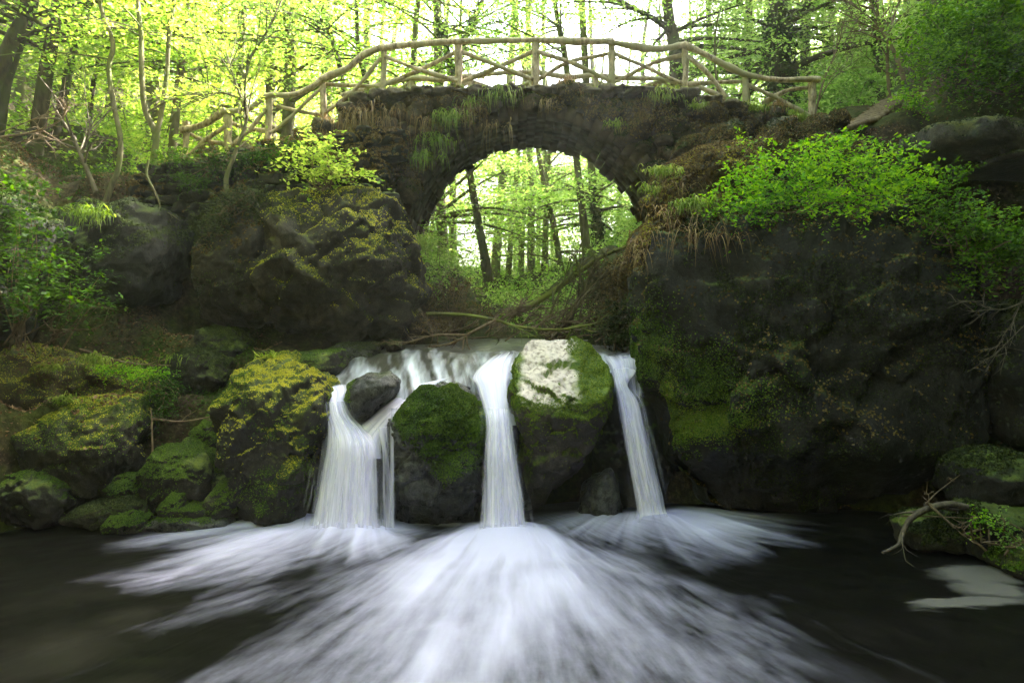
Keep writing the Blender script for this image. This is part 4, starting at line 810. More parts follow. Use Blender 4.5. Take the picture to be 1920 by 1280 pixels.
# named trees of the left wood
SPEC = [
 ('stout dark trunk leaning right at the upper left corner', [(-30, 235), (-8, 150), (30, 60), (52, 0)], 12.4, 17, 'bark_dark', 'leaf_yellow', 10),
 ('second dark leaning trunk close beside the corner trunk', [(0, 215), (14, 140), (48, 50), (66, 0)], 12.6, 13, 'bark_dark', 'leaf_yellow', 10),
 ('thick mossy trunk, third from the upper left corner', [(72, 235), (88, 130), (100, 60), (108, 0)], 12.6, 15, 'bark_dark', 'leaf_yellow', 10),
 ('dark slanting trunk between the thick mossy trunk and the pale crooked tree', [(108, 240), (128, 140), (148, 60), (166, 0)], 12.9, 9, 'bark_dark', 'leaf_yellow', 9),
 ('thin dark trunk in the bright wood left of the pale crooked tree', [(165, 250), (176, 150), (188, 90)], 14, 5, 'bark_dark', 'leaf_yellow', 9),
 ('straight brown trunk behind the forked tree on the left', [(325, 262), (334, 170), (346, 60), (352, 0)], 13.5, 9, 'bark', 'leaf_yellow', 10),
 ('upright trunk directly behind the left part of the railing', [(508, 262), (507, 150), (506, 0)], 18, 11, 'bark', 'leaf_yellow', 10),
 ('slim brown trunk left of the upright trunk behind the railing', [(440, 250), (450, 130), (458, 0)], 18, 8, 'bark', 'leaf_yellow', 10),
 ('dark slim trunk leaning left behind the rising handrail', [(652, 210), (636, 120), (612, 40), (600, 0)], 16, 6, 'bark_dark', 'leaf_green', 10),
 ('dark twin of the slim trunks above the left shoulder of the bridge', [(690, 170), (672, 90), (668, 0)], 17, 6, 'bark_dark', 'leaf_green', 10),
 ('ivy-clad trunk leaning left above the bridge middle', [(858, 200), (840, 100), (826, 50), (815, 0)], 17, 7, 'bark', 'leaf_green', 9),
 ('ivy-clad stem leaning right above the bridge middle', [(845, 200), (868, 90), (886, 40), (905, 0)], 17.4, 6, 'bark', 'leaf_green', 9),
 ('slender grey tree above the middle of the bridge railing', [(1070, 200), (1060, 110), (1048, 50), (1040, 0)], 18, 7, 'bark', 'leaf_green', 9),
 ('dark thick trunk behind the fifth tall railing post', [(1272, 200), (1266, 100), (1258, 50), (1250, 0)], 16, 15, 'bark_dark', 'leaf_green', 10),
 ('massive ivy-covered trunk right of the bridge', [(1470, 240), (1466, 150), (1458, 60), (1455, 0)], 17, 22, 'bark_dark', 'leaf_green', 10)]
for k, (lab, pts, D, rpx, bk_, lf, ex) in enumerate(SPEC):
    r0 = rpx/F*D; iv = 'ivy' in lab
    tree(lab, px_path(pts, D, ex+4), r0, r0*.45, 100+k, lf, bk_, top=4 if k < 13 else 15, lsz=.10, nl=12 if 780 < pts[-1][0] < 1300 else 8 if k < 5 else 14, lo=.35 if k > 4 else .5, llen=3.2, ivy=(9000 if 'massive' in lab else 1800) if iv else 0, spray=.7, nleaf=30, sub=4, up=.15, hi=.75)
# crooked pale trees in front
tree('pale crooked slender tree on the left bank', px_path([(208, 352), (222, 315), (226, 262), (214, 200), (204, 130), (212, 85), (196, 35), (186, 0)], 11.3, 6), .048, .028, 130, 'leaf_yellow', 'bark_pale', lsz=.085, nl=9, lo=.45, llen=2.0, spray=.5, nleaf=30, sub=3)
o = tree('pale forked tree on the left bank with two stems', px_path([(284, 345), (287, 300), (292, 255), (272, 205), (266, 140), (264, 60), (258, 0)], 11.5, 6), .062, .028, 131, 'leaf_yellow', 'bark_pale', lsz=.085, nl=9, lo=.4, llen=2.0, spray=.5, nleaf=30, sub=3)
mb, C = gen_tree(px_path([(291, 262), (302, 215), (312, 150), (316, 80), (326, 0)], 11.5, 6)[-7:], .045, .026, 132, nl=7, lo=.4, llen=1.8, spray=.5, nleaf=30, sub=3)
mb.build('second_stem', M['bark_pale'], o); m2 = MB(); leaves(m2, C, .085, 5, .45); m2.build('second_crown', M['leaf_yellow'], o, smooth=False)
def twigs(mb, pts, D, r, seed, nb=6, bl=.5, dep=1):
    c = spline(np.array([P(x, y, D) for x, y in pts]) if len(pts[0]) == 2 else np.array(pts), 22); R = rs(seed)
    tube(mb, c, np.linspace(r, r*.35, 22), 6, .1, seed, cap=False)
    for k in range(nb):
        i = R.randint(5, 21); d = c[min(i+1, 21)]-c[i-1]; d /= np.linalg.norm(d); v = d+R.randn(3)*.55; v /= np.linalg.norm(v); l_ = bl*R.uniform(.5, 1.3)
        q = np.array([c[i], c[i]+v*l_*.5+R.randn(3)*.05*l_, c[i]+v*l_+R.randn(3)*.1*l_+np.array([0, 0, -.04*l_])]); qs = spline(q, 7); tube(mb, qs, np.linspace(r*.45, .003, 7), 4, 0, cap=False)
        if dep: 
            for j in range(3):
                a = qs[R.randint(2, 6)]; v2 = v+R.randn(3)*.6; v2 /= np.linalg.norm(v2); tube(mb, np.array([a, a+v2*l_*.25, a+v2*l_*.45+R.randn(3)*.03]), [.005, .004, .002], 3, 0, cap=False)
    return c
def sapling(label, stems, D, r, seed, m='bark_pale', leaf=None, nleaf=500, lsz=.07, nb=8, bl=.9, name='sapling', cat='sapling'):
    mb = MB(); cs = [twigs(mb, s, D, r*(1 if k == 0 else .55), seed+k, nb, bl) for k, s in enumerate(stems)]
    x, y = stems[0][0]; root = thing(name, label, cat, P(x, y, D)); mb.build('stem', M[m], root)
    if leaf:
        R = rs(seed); c = np.concatenate([q[8:] for q in cs]); X = c[R.randint(0, len(c), nleaf)]+R.randn(nleaf, 3)*np.array([.35, .35, .14])*bl; m2 = MB(); leaves(m2, X, lsz, seed, .45); m2.build('foliage', M[leaf], root, smooth=False)
    return root
sapling('thin forked sapling growing out of the bank below the left railing', [[(428, 372), (424, 335), (440, 290), (462, 225), (460, 190), (456, 120)], [(460, 205), (440, 150), (425, 100)], [(458, 125), (500, 60), (528, 0)], [(462, 190), (420, 175), (380, 178)]], 10.9, .045, 140, leaf='leaf_yellow', nleaf=500)
sapling('dead leaning sapling on the dark left bank', [[(180, 360), (155, 300), (135, 255), (100, 200)], [(150, 290), (165, 260), (170, 230)]], 11, .045, 145, 'driftwood')
sapling('bare drooping twigs at the left edge above the leafy plants', [[(-15, 260), (60, 248), (110, 228), (125, 205)], [(-15, 282), (60, 262), (90, 262)], [(-15, 255), (60, 225), (140, 190)]], 10, .02, 150, 'twig', bl=.4)
sapling('thin pale stem hanging down the left bank', [[(278, 300), (276, 330), (296, 372), (306, 420), (310, 465)]], 10.7, .022, 155, 'bark_pale', nb=3, bl=.3)
sapling('bare twiggy sapling leaning left on the right bank', [[(1695, 150), (1680, 105), (1655, 60), (1640, 20), (1620, -20)], [(1672, 90), (1650, 50), (1600, 10)], [(1660, 60), (1640, 55), (1570, 20)]], 12.5, .05, 160, 'twig', 'leaf_green', 500, nb=10, bl=1.0)
sapling('second bare sapling on the right bank left of the leaf-hung crag', [[(1668, 185), (1664, 120), (1668, 60), (1690, -10)], [(1666, 110), (1640, 70), (1610, 50)]], 13, .04, 165, 'twig', 'leaf_green', 400, nb=8)
sapling('thin twin stems beside the last railing post on the right', [[(1528, 215), (1545, 150), (1570, 90), (1585, 30)], [(1535, 190), (1560, 150), (1610, 110)]], 12.4, .022, 170, 'twig', 'leaf_green', 300, nb=7, bl=.7)
sapling('slim sapling behind the handrail right of the bridge middle', [[(1350, 200), (1340, 110), (1345, 40), (1360, -10)]], 15, .03, 175, 'bark', 'leaf_green', 400)
# trees seen through the arch
for k, (lab, pts, D, rpx, iv) in enumerate([
 ('tallest straight trunk left of centre in the arch opening', [(926, 570), (934, 430), (946, 290)], 24, 10, 0),
 ('slim trunk just right of the straight trunk in the arch opening', [(950, 565), (960, 420), (972, 290)], 25, 6, 0),
 ('grey trunk at the centre of the arch opening', [(975, 560), (980, 420), (984, 290)], 26, 6, 0),
 ('second grey trunk at the centre of the arch opening, thicker', [(995, 555), (996, 420), (994, 290)], 25, 8, 0),
 ('dark trunk leaning left in the right half of the arch opening', [(1056, 530), (1040, 430), (1024, 360), (1010, 290)], 21, 7, 0),
 ('short thin trunk next to the leaning trunk in the arch opening', [(1026, 540), (1024, 450), (1023, 380)], 23, 5, 0),
 ('ivy-wrapped trunk at the right of the arch opening', [(1130, 490), (1122, 430), (1113, 370), (1108, 300)], 19, 10, 1500),
 ('dark trunk at the left side of the arch opening', [(834, 520), (828, 420), (826, 330)], 18, 12, 0),
 ('thin yellow-lit trunk beside the left pier in the arch opening', [(805, 470), (812, 400), (818, 330)], 19, 4, 0),
 ('thin trunk right of the dark trunk by the left pier', [(846, 500), (849, 420), (853, 330)], 20, 4, 0)]):
    r0 = rpx/F*D; tree(lab, px_path(pts, D, 14), r0, r0*.5, 200+k, 'leaf_green', 'bark' if k in (4, 6, 7) else 'bark_pale', lsz=.12, nl=9, lo=.22, llen=2.6, spray=.8, nleaf=18, sub=3, ivy=iv, up=.1, hi=.5, top=3)  # pale bark: haze put into the trunk colour
# the wood behind: three prototypes per side, copied
def copy_tree(o, loc, rz, sc, label, group):
    r = o.copy(); COL.objects.link(r); r.location = loc; r.rotation_euler = (0, 0, rz); r.scale = (sc, sc, sc); r['label'] = label; r['group'] = group
    for ch in o.children:
        c = ch.copy(); COL.objects.link(c); c.parent = r
    return r
def proto(seed, leaf, bark, h=17, r=.17, **kw):
    R = rs(seed); p = np.array([[0, 0, -.3], [R.uniform(-.3, .3), 0, h*.3], [R.uniform(-.6, .6), R.uniform(-.3, .3), h*.65], [R.uniform(-1, 1), R.uniform(-.5, .5), h]])
    return tree('x', p, r, .04, seed, leaf, bark, lsz=.13, **kw)
WOOD = [('slender tree of the yellow-green wood on the hillside behind the left railing', 'trees on the left hillside', 'leaf_yellow', 'bark', 71),
        ('hazy tree of the wood seen through and above the arch', 'trees in the valley behind the bridge', 'leaf_green', 'bark', 81),
        ('fresh green tree on the slope behind the right end of the bridge', 'trees on the right slope', 'leaf_green', 'bark_dark', 91)]
R = rs(77)
spots = {0: [], 1: [], 2: []}
for D in (17, 20, 23, 27, 31, 36, 42, 50, 60):
    for px in np.arange(-160, 2100, 1500/D*2.6 if D < 40 else 75):
        p_ = px+R.uniform(-30, 30); d_ = D*R.uniform(.93, 1.07); x = (p_-960)/F*d_
        z_ = 0 if p_ < 700 else (1 if p_ < 1330 else 2)
        if z_ == 1:
            if D < 27 and not (p_ < 790 or p_ > 1230): continue
            if 850 < p_ < 925 and D > 24: continue
        spots[z_].append((x, d_, R.rand()))
for w_i, (lab, grp, lf, bk_, sd_) in enumerate(WOOD):
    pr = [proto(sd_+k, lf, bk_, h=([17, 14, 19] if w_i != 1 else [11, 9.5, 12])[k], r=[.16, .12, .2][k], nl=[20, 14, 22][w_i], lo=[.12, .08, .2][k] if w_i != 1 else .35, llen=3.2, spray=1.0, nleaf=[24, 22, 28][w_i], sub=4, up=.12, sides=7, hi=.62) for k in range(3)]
    used = [0, 0, 0]
    NF = [('nearer slender tree of the yellow-green wood just behind the left railing', 'nearer trees on the left hillside'), ('hazy slim tree low in the valley seen through the arch', 'trees in the valley behind the bridge'), ('nearer fresh green tree on the slope behind the right end of the bridge', 'nearer trees on the right slope')][w_i]
    FAR = ('far pale tree high in the yellow-green wood on the left hillside', 'far trees on the left hillside') if w_i == 0 else NF if w_i == 1 else ('far green tree high on the right slope beyond the bridge', 'far trees on the right slope')
    for i, (x, y, q) in enumerate(spots[w_i]):
        lab, grp = NF if y < 24 else FAR
        k = i % 3; z = gz(x, y); sc = .75+.5*q; rz = q*40
        if not used[k]:
            o = pr[k]; used[k] = 1; o.location = (x, y, z); o.scale = (sc,)*3; o.rotation_euler = (0, 0, rz); o['label'] = lab; o['group'] = grp
        else: copy_tree(pr[k], (x, y, z), rz, sc, lab, grp)
print('TREES', {k: len(v) for k, v in spots.items()})

# unseen trees added on both banks; their crowns close over the pool and shade it
for k, (lab, x, y, tx, ty, h) in enumerate([
 ('unseen tall tree on the left bank, added to shade the pool', -8.6, 4.5, -6.5, 4.0, 15), ('unseen tall tree on the right bank, added to shade the pool', 9.0, 5.0, 6.5, 4.5, 15),
 ('unseen tree on the left bank behind the viewer, added for shade', -7.5, -2.0, -4.0, -2.0, 17), ('unseen tree on the right bank behind the viewer, added for shade', 8.0, -2.0, 4.5, -2.0, 17), ('unseen tree on the right bank above the gigantic boulder, added for shade', 11.0, 9.0, 6.5, 8.0, 17)]):
    z0 = gz(x, y); tree(lab, np.array([[x, y, z0-.3], [x*.93, y, z0+(h-z0)*.4], [(x+tx)/2, (y+ty)/2, h*.85], [tx, ty, h]]), .32, .08, 260+k, 'leaf_green', 'bark_dark', lsz=.22, nl=26, lo=.45, llen=5.0, spray=1.25, nleaf=22, sub=4, up=.15)

# ------------------------------------------------------------------ undergrowth
def leaf_cloud_on_ground(name, label, x0, x1, y0, y1, n, size, m, seed, hgt=.3, thr=-.1, msk=None):
    R = rs(seed); x = R.uniform(x0, x1, n); y = R.uniform(y0, y1, n); d = fbm(np.stack([x*.9, y*.9, 0*x+seed], -1), 3)
    k = d > thr
    if msk is not None: k &= msk(x, y)
    x, y, d = x[k], y[k], d[k]; z = np.concatenate([ground(x[i:i+20000], y[i:i+20000]) for i in range(0, len(x), 20000)]); z = z+np.abs(R.randn(len(x)))*hgt*(d-thr+.1)*1.5
    mb = MB(); leaves(mb, np.stack([x, y, z], 1), size, seed, .5); return tag(mb.build(name, M[m], smooth=False), label, kind='stuff')
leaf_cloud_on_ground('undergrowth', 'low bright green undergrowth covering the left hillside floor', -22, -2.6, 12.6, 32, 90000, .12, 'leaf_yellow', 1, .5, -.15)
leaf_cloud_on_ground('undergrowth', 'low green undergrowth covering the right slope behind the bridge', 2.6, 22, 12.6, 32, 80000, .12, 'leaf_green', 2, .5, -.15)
leaf_cloud_on_ground('undergrowth', 'low green undergrowth on the valley floor seen through the arch', -5, 6, 15, 34, 60000, .11, 'leaf_green', 3, .6, -.2, lambda x, y: ~((np.abs(x) < 1.0) & (y < 15.5)))
leaf_cloud_on_ground('leaf_litter', 'fallen brown leaves on the dark left bank', -9, -2.5, 8.2, 12.4, 34000, .055, 'litter', 4, .02, -.1)
leaf_cloud_on_ground('leaf_litter', 'fallen brown leaves on the right bank around the steps', 4.5, 10, 8, 14, 26000, .06, 'litter', 5, .02, -.1)
leaf_cloud_on_ground('bank_greenery', 'small green ground plants on the dark left bank', -9, -3, 8.4, 12.4, 30000, .045, 'leaf_deep', 6, .15, .05)
def bush(label, blobs, n, size, m, seed, name='bush', cat='bush', stems=8, flat=.5, twig='twig', base=None, strands=True):
    """blobs: (px, py, D, rx, ry, rz) clumps of leaves; stems run from the base into them"""
    R = rs(seed); B = np.array([[*P(b[0], b[1], b[2]), b[3], b[4], b[5]] for b in blobs]); wt = B[:, 3]*B[:, 5]; wt /= wt.sum()
    i = R.choice(len(B), n//12, p=wt); d = R.randn(len(i), 3); d /= np.linalg.norm(d, axis=1)[:, None]; rr = R.rand(len(i), 1)**.4
    S_ = B[i, :3]+d*rr*B[i, 3:]                      # clump centres
    sd_ = (S_-B[i, :3])/B[i, 3:]; sd_ = sd_+R.randn(len(S_), 3)*.6+np.array([0, -.1, .35]); sd_ /= np.linalg.norm(sd_, axis=1)[:, None]
    tt = (np.arange(12)/11.)[None, :, None]; ll = (size*R.uniform(2.0, 6.0, (len(S_), 1, 1)))
    C = (S_[:, None]+sd_[:, None]*ll*tt+np.array([0, 0, -1.])*ll*.35*tt**2+R.randn(len(S_), 12, 3)*np.array([1, 1, .5])*size*.75*(1.15-.8*tt)).reshape(-1, 3)
    b0 = P(*base) if base is not None else B[:, :3].mean(0)-np.array([0, -.1, B[:, 5].mean()*1.1])
    root = thing(name, label, cat, b0); mb = MB(); leaves(mb, C, size, seed, flat); mb.build('foliage', M[m], root, smooth=False)
    mb = MB()
    for k in range(stems):
        e = S_[R.randint(len(S_))]; q = np.array([b0+R.randn(3)*.08, (b0+e)/2+R.randn(3)*.1, e]); tube(mb, spline(q, 9), np.linspace(.014, .004, 9), 4, 0, cap=False)
    mb.build('stems', M[twig], root); return root
bush('large vivid green bush spilling over the top of the gigantic boulder', [(1400, 345, 9.0, .45, .5, .28), (1480, 330, 9.1, .5, .5, .35), (1560, 310, 9.2, .5, .6, .35), (1640, 320, 9.2, .5, .6, .38), (1690, 340, 9.1, .35, .5, .3), (1500, 385, 8.8, .7, .4, .25), (1620, 385, 8.8, .7, .4, .25), (1380, 400, 8.8, .3, .3, .2), (1400, 280, 9.6, .25, .3, .12), (1590, 270, 9.3, .3, .4, .12)], 9500, .066, 'leaf_vivid', 1, stems=26)
bush('green shrub trailing down the bank at the right edge', [(1760, 400, 8.7, .35, .4, .3), (1820, 430, 8.5, .4, .4, .3), (1880, 450, 8.4, .45, .4, .35), (1930, 480, 8.3, .4, .4, .35), (1830, 510, 8.4, .3, .3, .2), (1780, 350, 9, .15, .2, .25)], 6500, .06, 'leaf_mid', 2, stems=18)
bush('dark green leafy thicket hanging at the upper right corner', [(1760, 60, 10.5, .5, .6, .45), (1820, 110, 10.3, .5, .6, .5), (1860, 50, 10.5, .7, .6, .6), (1790, 30, 11, .5, .6, .45), (1900, 130, 10.2, .5, .6, .45), (1920, 20, 10.4, .6, .6, .5), (1740, 105, 10.6, .25, .4, .3)], 15000, .07, 'leaf_mid', 3, stems=24)
bush('bright yellow-green shrub on top of the left sandstone boulder', [(560, 302, 10.8, .3, .3, .1), (605, 290, 10.7, .35, .3, .16), (645, 322, 10.6, .35, .3, .12), (600, 270, 10.8, .2, .2, .12), (590, 330, 10.6, .35, .3, .12), (670, 310, 10.7, .1, .15, .04)], 1500, .085, 'leaf_yellow', 4, stems=14, flat=.35, base=(615, 360, 10.8))
bush('broad-leaved plant in shade at the left edge', [(30, 400, 9.0, .35, .4, .4), (60, 470, 8.8, .4, .4, .4), (20, 540, 8.7, .35, .4, .35), (90, 560, 8.8, .4, .4, .25), (50, 350, 9.2, .35, .4, .15)], 3200, .085, 'leaf_deep', 5, stems=18, flat=.35, base=(30, 640, 9))
bush('thin leafy shoots reaching right from the left-edge plant', [(150, 520, 9.0, .3, .3, .18), (180, 490, 9.1, .15, .2, .1), (165, 570, 9.0, .2, .2, .08), (215, 580, 9.0, .15, .2, .05), (120, 590, 9, .2, .2, .1)], 800, .06, 'leaf_deep', 6, stems=12, flat=.35, base=(100, 640, 9.2))
bush('clump of green shoots between the left pier and the arch view', [(820, 470, 13.0, .3, .3, .25), (805, 520, 12.6, .3, .3, .2), (850, 500, 14.5, .4, .4, .25), (800, 440, 13.5, .2, .3, .2)], 3000, .06, 'leaf_green', 7, stems=12, base=(815, 560, 13))
bush('brown leafless thicket left of the upper stream', [(840, 570, 12.6, .35, .4, .3), (880, 590, 12.6, .4, .4, .25), (820, 610, 12.0, .35, .3, .15), (860, 540, 13, .35, .4, .2)], 5000, .04, 'moss_brown', 8, name='thicket', cat='thicket', stems=60, base=(850, 625, 12.4))
bush('pale green leafy thicket above the upper stream in the arch', [(980, 600, 12.8, .4, .4, .16), (1040, 590, 12.8, .5, .4, .2), (950, 560, 14, .4, .4, .2), (1100, 600, 12.4, .4, .4, .2), (1070, 560, 13.2, .4, .4, .25)], 4200, .05, 'leaf_green', 9, name='thicket', cat='thicket', stems=60, base=(1040, 640, 12.6))
bush('brown and green brush on the bank right of the arch opening', [(1150, 520, 11.6, .35, .4, .3), (1165, 560, 11.2, .3, .3, .3), (1180, 500, 11.4, .25, .3, .3), (1145, 590, 11.2, .25, .3, .2)], 6500, .045, 'moss_brown', 10, name='thicket', cat='thicket', stems=40, base=(1165, 620, 11.4))
bush('dark ivy-covered stump right of the white-topped boulder', [(1150, 600, 10.6, .2, .25, .28), (1160, 630, 10.5, .22, .25, .22), (1185, 600, 10.4, .1, .2, .3)], 3500, .045, 'ivy', 11, name='ivy_stump', cat='stump', stems=10, base=(1155, 655, 10.6))
bush('dark trailing ivy on the left bank between the boulders', [(440, 380, 10.4, .35, .3, .12), (400, 420, 10.3, .3, .3, .15), (470, 360, 10.5, .3, .3, .1)], 3000, .05, 'moss_dark', 12, name='ivy_patch', cat='ivy', stems=14, base=(430, 400, 10.6))
bush('dark creeper draped over the dry-stone wall below the left railing', [(330, 300, 11.2, .4, .2, .12), (420, 305, 11.2, .4, .2, .15), (360, 340, 11.1, .35, .2, .1), (490, 300, 11.2, .3, .2, .15), (540, 280, 11.2, .3, .2, .1)], 5000, .05, 'leaf_deep', 21, name='creeper', cat='creeper', stems=16, base=(400, 300, 11.4))
bush('small green fern on the right bank by the steps', [(1700, 185, 11.4, .18, .2, .08), (1715, 200, 11.3, .2, .2, .07)], 700, .05, 'leaf_vivid', 13, name='fern', cat='fern', stems=8, base=(1705, 205, 11.4))
bush('little yellow-green sprig at the lower right by the driftwood', [(1880, 990, 6.9, .12, .12, .08), (1900, 1005, 6.9, .1, .1, .06), (1865, 965, 6.9, .08, .1, .04)], 260, .04, 'leaf_green', 14, name='plant', cat='plant', stems=8, base=(1895, 1030, 6.95))
bush('small dark green plant beside the driftwood', [(1835, 970, 7.1, .1, .1, .04), (1845, 985, 7.1, .08, .1, .05)], 200, .04, 'leaf_vivid', 15, name='plant', cat='plant', stems=6, base=(1840, 1000, 7.15))
bush('green cress growing on the bank between the dark boulder and mossy block', [(280, 700, 9.5, .35, .3, .05), (220, 695, 9.6, .3, .3, .05)], 2500, .035, 'leaf_vivid', 16, name='plant', cat='plant', stems=4, base=(260, 715, 9.6))
bush('dark leafy growth hanging from the end of the left bank block', [(300, 730, 9.3, .25, .25, .15), (310, 760, 9.2, .15, .2, .15)], 2600, .035, 'leaf_deep', 17, name='plant', cat='plant', stems=10, base=(300, 720, 9.5))
for k in range(16):
    R = rs(300+k); px = [100, 240, 380, 560, 700, 1340, 1400, 1480, 1560, 1620, 1250, 170, 1330, 1590, 310, 650][k]; D = R.uniform(14.5, 18); py = 600-(gz((px-960)/F*D, D)+.7-HC)*F/D
    lab = 'leafy understorey shrub in the bright wood behind the %s railing' % ('left' if px < 960 else 'right')
    o = bush(lab, [(px, py, D, .8, .8, .5), (px+50, py+5, D, .6, .6, .35), (px-50, py+10, D, .6, .6, .35)], 2200, .10, 'leaf_yellow' if px < 700 else 'leaf_green', 400+k, stems=8, flat=.4)
    o['group'] = 'understorey shrubs behind the bridge, ' + ('left' if px < 960 else 'right')

for k, (px, D) in enumerate([(830, 27), (950, 30), (1000, 27), (1050, 31), (1100, 27), (1150, 30), (1200, 26), (1010, 36), (1090, 37), (940, 38), (1180, 36), (1240, 31)]):
    y0_ = 600-(gz((px-960)/F*D, D)-HC)*F/D; u_ = F/D
    o = bush('pale green shrub on the valley floor seen through the arch', [(px, y0_-1.0*u_, D, 1.2, 1., 1.0), (px+1.0*u_, y0_-1.8*u_, D+.5, 1., 1., .8), (px-.8*u_, y0_-2.6*u_, D+1, 1.2, 1., .9)], 2000, .15, 'leaf_green', 440+k, stems=8, flat=.4, base=(px, y0_, D)); o['group'] = 'shrubs on the valley floor'

# ------------------------------------------------------------------ grasses
def tuft(label, c, n, L_, m, seed, droop=1., spread=.5, w=.008, name='grass_tuft', group=None, out=(0, -1), cat='grass'):
    R = rs(seed); mb = MB(); c = np.asarray(c, float)
    for k in range(n):
        a = R.uniform(0, 2*math.pi); d = np.array([math.cos(a), math.sin(a), 0])*spread+np.array([out[0], out[1], 0])*.45; l_ = L_*R.uniform(.3, 1.25); s = np.linspace(0, 1, 6)[:, None]
        b = c+np.array([R.randn()*.2, R.randn()*.06, R.randn()*.06])*L_*2
        p = b+d*l_*s*(1-.25*s)+np.array([0, 0, 1])*l_*((.75*s-1.15*droop*s*s)*R.uniform(.8, 1.1)); side = np.cross(d, [0, 0, 1]); side /= np.linalg.norm(side)+1e-9
        ww = (w*(1-s**1.5)+.001); V = np.concatenate([p-side*ww, p+side*ww]); i = np.arange(5); mb.add(V, np.stack([i, i+1, i+7, i+6], 1), R.rand())
    return tag(mb.build(name, M[m], loc=c, smooth=False), label, cat, group)
for k, (lab, px, py, D, n, L_, m, dr) in enumerate([
 ('long green grass tuft hanging over the arch crown', 935, 172, 11.85, 120, .42, 'grass', 1.3), ('green grass tuft hanging over the left haunch of the arch', 842, 215, 11.8, 120, .42, 'grass', 1.3),
 ('grass tuft hanging lower on the left haunch of the arch', 815, 262, 11.8, 100, .42, 'grass', 1.3), ('thin grass tuft between the two hanging tufts left of the crown', 878, 190, 11.85, 60, .35, 'grass', 1.3),
 ('bright grass tuft above the right haunch of the arch', 1240, 178, 11.85, 140, .38, 'grass', 1.1), ('grass tuft low on the left pier edge', 795, 292, 11.7, 80, .4, 'grass', 1.3),
 ('small grass tuft right of the arch crown', 1150, 232, 11.8, 40, .25, 'grass', 1.2), ('large green grass tuft on the brown mound right of the arch', 1240, 322, 9.7, 130, .32, 'grass', .9),
 ('big arching grass tuft on the brown shoulder of the gigantic boulder', 1302, 385, 9.0, 150, .38, 'grass', 1.0), ('grass tuft at the arch springing, left of the brown mound', 1225, 358, 9.9, 90, .3, 'grass', .9),
 ('grass tuft on the left edge of the grassy bank', 175, 672, 9.2, 160, .26, 'grass', .9), ('bright short grass on the golden mossy block', 125, 752, 8.8, 110, .26, 'grass', .6), ('grass blades at the back of the yellow-topped boulder', 505, 672, 9.3, 60, .25, 'grass', .4),
 ('grass at the left end of the round shaded boulder', 335, 672, 9.8, 80, .24, 'grass', 1.0), ('fine dark grass tuft high on the left bank', 175, 400, 10.0, 160, .42, 'grass', 1.0), ('grass tuft hanging beside the left sandstone boulder', 780, 450, 11.2, 90, .35, 'grass', 1.3),
 ('grass tuft on the bank left of the golden block', 100, 690, 9.2, 120, .22, 'grass', .8), ('grass fringe on the bridge above the right pier', 1310, 200, 11.8, 110, .25, 'grass', .9)]):
    tuft(lab, P(px, py, D), n, L_, m, 500+k, dr)
for k, (px, py, L_) in enumerate([(690, 205, .5), (672, 215, .5), (705, 218, .4), (735, 250, .35), (795, 225, .3), (655, 212, .4), (880, 205, .3), (925, 235, .35), (1020, 190, .2), (750, 205, .3)]):
    tuft('dry brown grass hanging down the rubble side of the bridge', P(px, py, 11.78), 34, L_*1.1, 'grass_dry', 540+k, 1.7, .5, .005, 'dry_grass_tuft', 'dry grass hanging from the bridge', cat='dry grass')
for k, (px, py, L_, D) in enumerate([(1240, 400, .45, 9.2), (1290, 430, .45, 8.8), (1215, 450, .45, 9.1), (1330, 410, .4, 8.9), (1255, 440, .5, 8.9), (1200, 480, .35, 9.1), (1320, 440, .4, 8.7), (1280, 350, .4, 9.6), (1360, 440, .3, 8.6)]):
    tuft('dry brown grass drooping over the shoulder of the gigantic boulder', P(px, py, D), 30, L_*1.0, 'grass_dry', 560+k, 1.35, .75, .006, 'dry_grass_tuft', 'dry grass on the gigantic boulder', cat='dry grass')

# ------------------------------------------------------------------ fallen wood
def log(label, pts, r, m, seed, nb=4, bl=.4, name='fallen_branch', cat='branch', group=None, moss=0):
    mb = MB(); w = np.array([P(*p) for p in pts]); c = twigs(mb, [tuple(x) for x in w], 0, r, seed, nb, bl); o = mb.build(name, M[m], loc=w[0]); tag(o, label, cat, group)
    return o
log('long mossy fallen trunk slanting up to the right under the arch', [(955, 592, 12.2), (1000, 570, 12), (1060, 530, 11.8), (1100, 500, 11.6), (1135, 478, 11.4), (1195, 455, 11.0)], .068, 'log_moss', 1, 6, .4, 'fallen_tree', 'fallen tree')
log('broken grey branch propped against the mossy fallen trunk', [(1060, 625, 11.6), (1080, 570, 11.5), (1105, 520, 11.4), (1125, 490, 11.3)], .055, 'bark', 2, 3, .4)
log('second branch leaning beside the broken grey branch', [(1040, 630, 11.4), (1075, 585, 11.3), (1095, 555, 11.3), (1140, 505, 11.2)], .04, 'bark', 3, 4, .5)
log('long bent branch lying across the upper stream', [(800, 588, 11.4), (870, 590, 11.2), (930, 600, 11), (970, 612, 10.9), (1040, 618, 10.8), (1100, 610, 10.7), (1140, 600, 10.7)], .035, 'log_moss', 4, 8, .5)
log('bare branch sloping into the stream from the thicket', [(930, 600, 11.0), (880, 625, 10.9), (850, 642, 10.8), (800, 652, 10.7)], .03, 'twig', 5, 8, .5)
log('tangled twigs at the water edge left of the stream', [(880, 628, 10.9), (820, 628, 10.7), (770, 640, 10.6), (735, 655, 10.5)], .02, 'twig', 6, 12, .4)
log('curved branch above the ivy stump', [(1060, 640, 10.9), (1080, 612, 10.8), (1120, 620, 10.7), (1180, 570, 10.8)], .025, 'log_moss', 7, 6, .4)
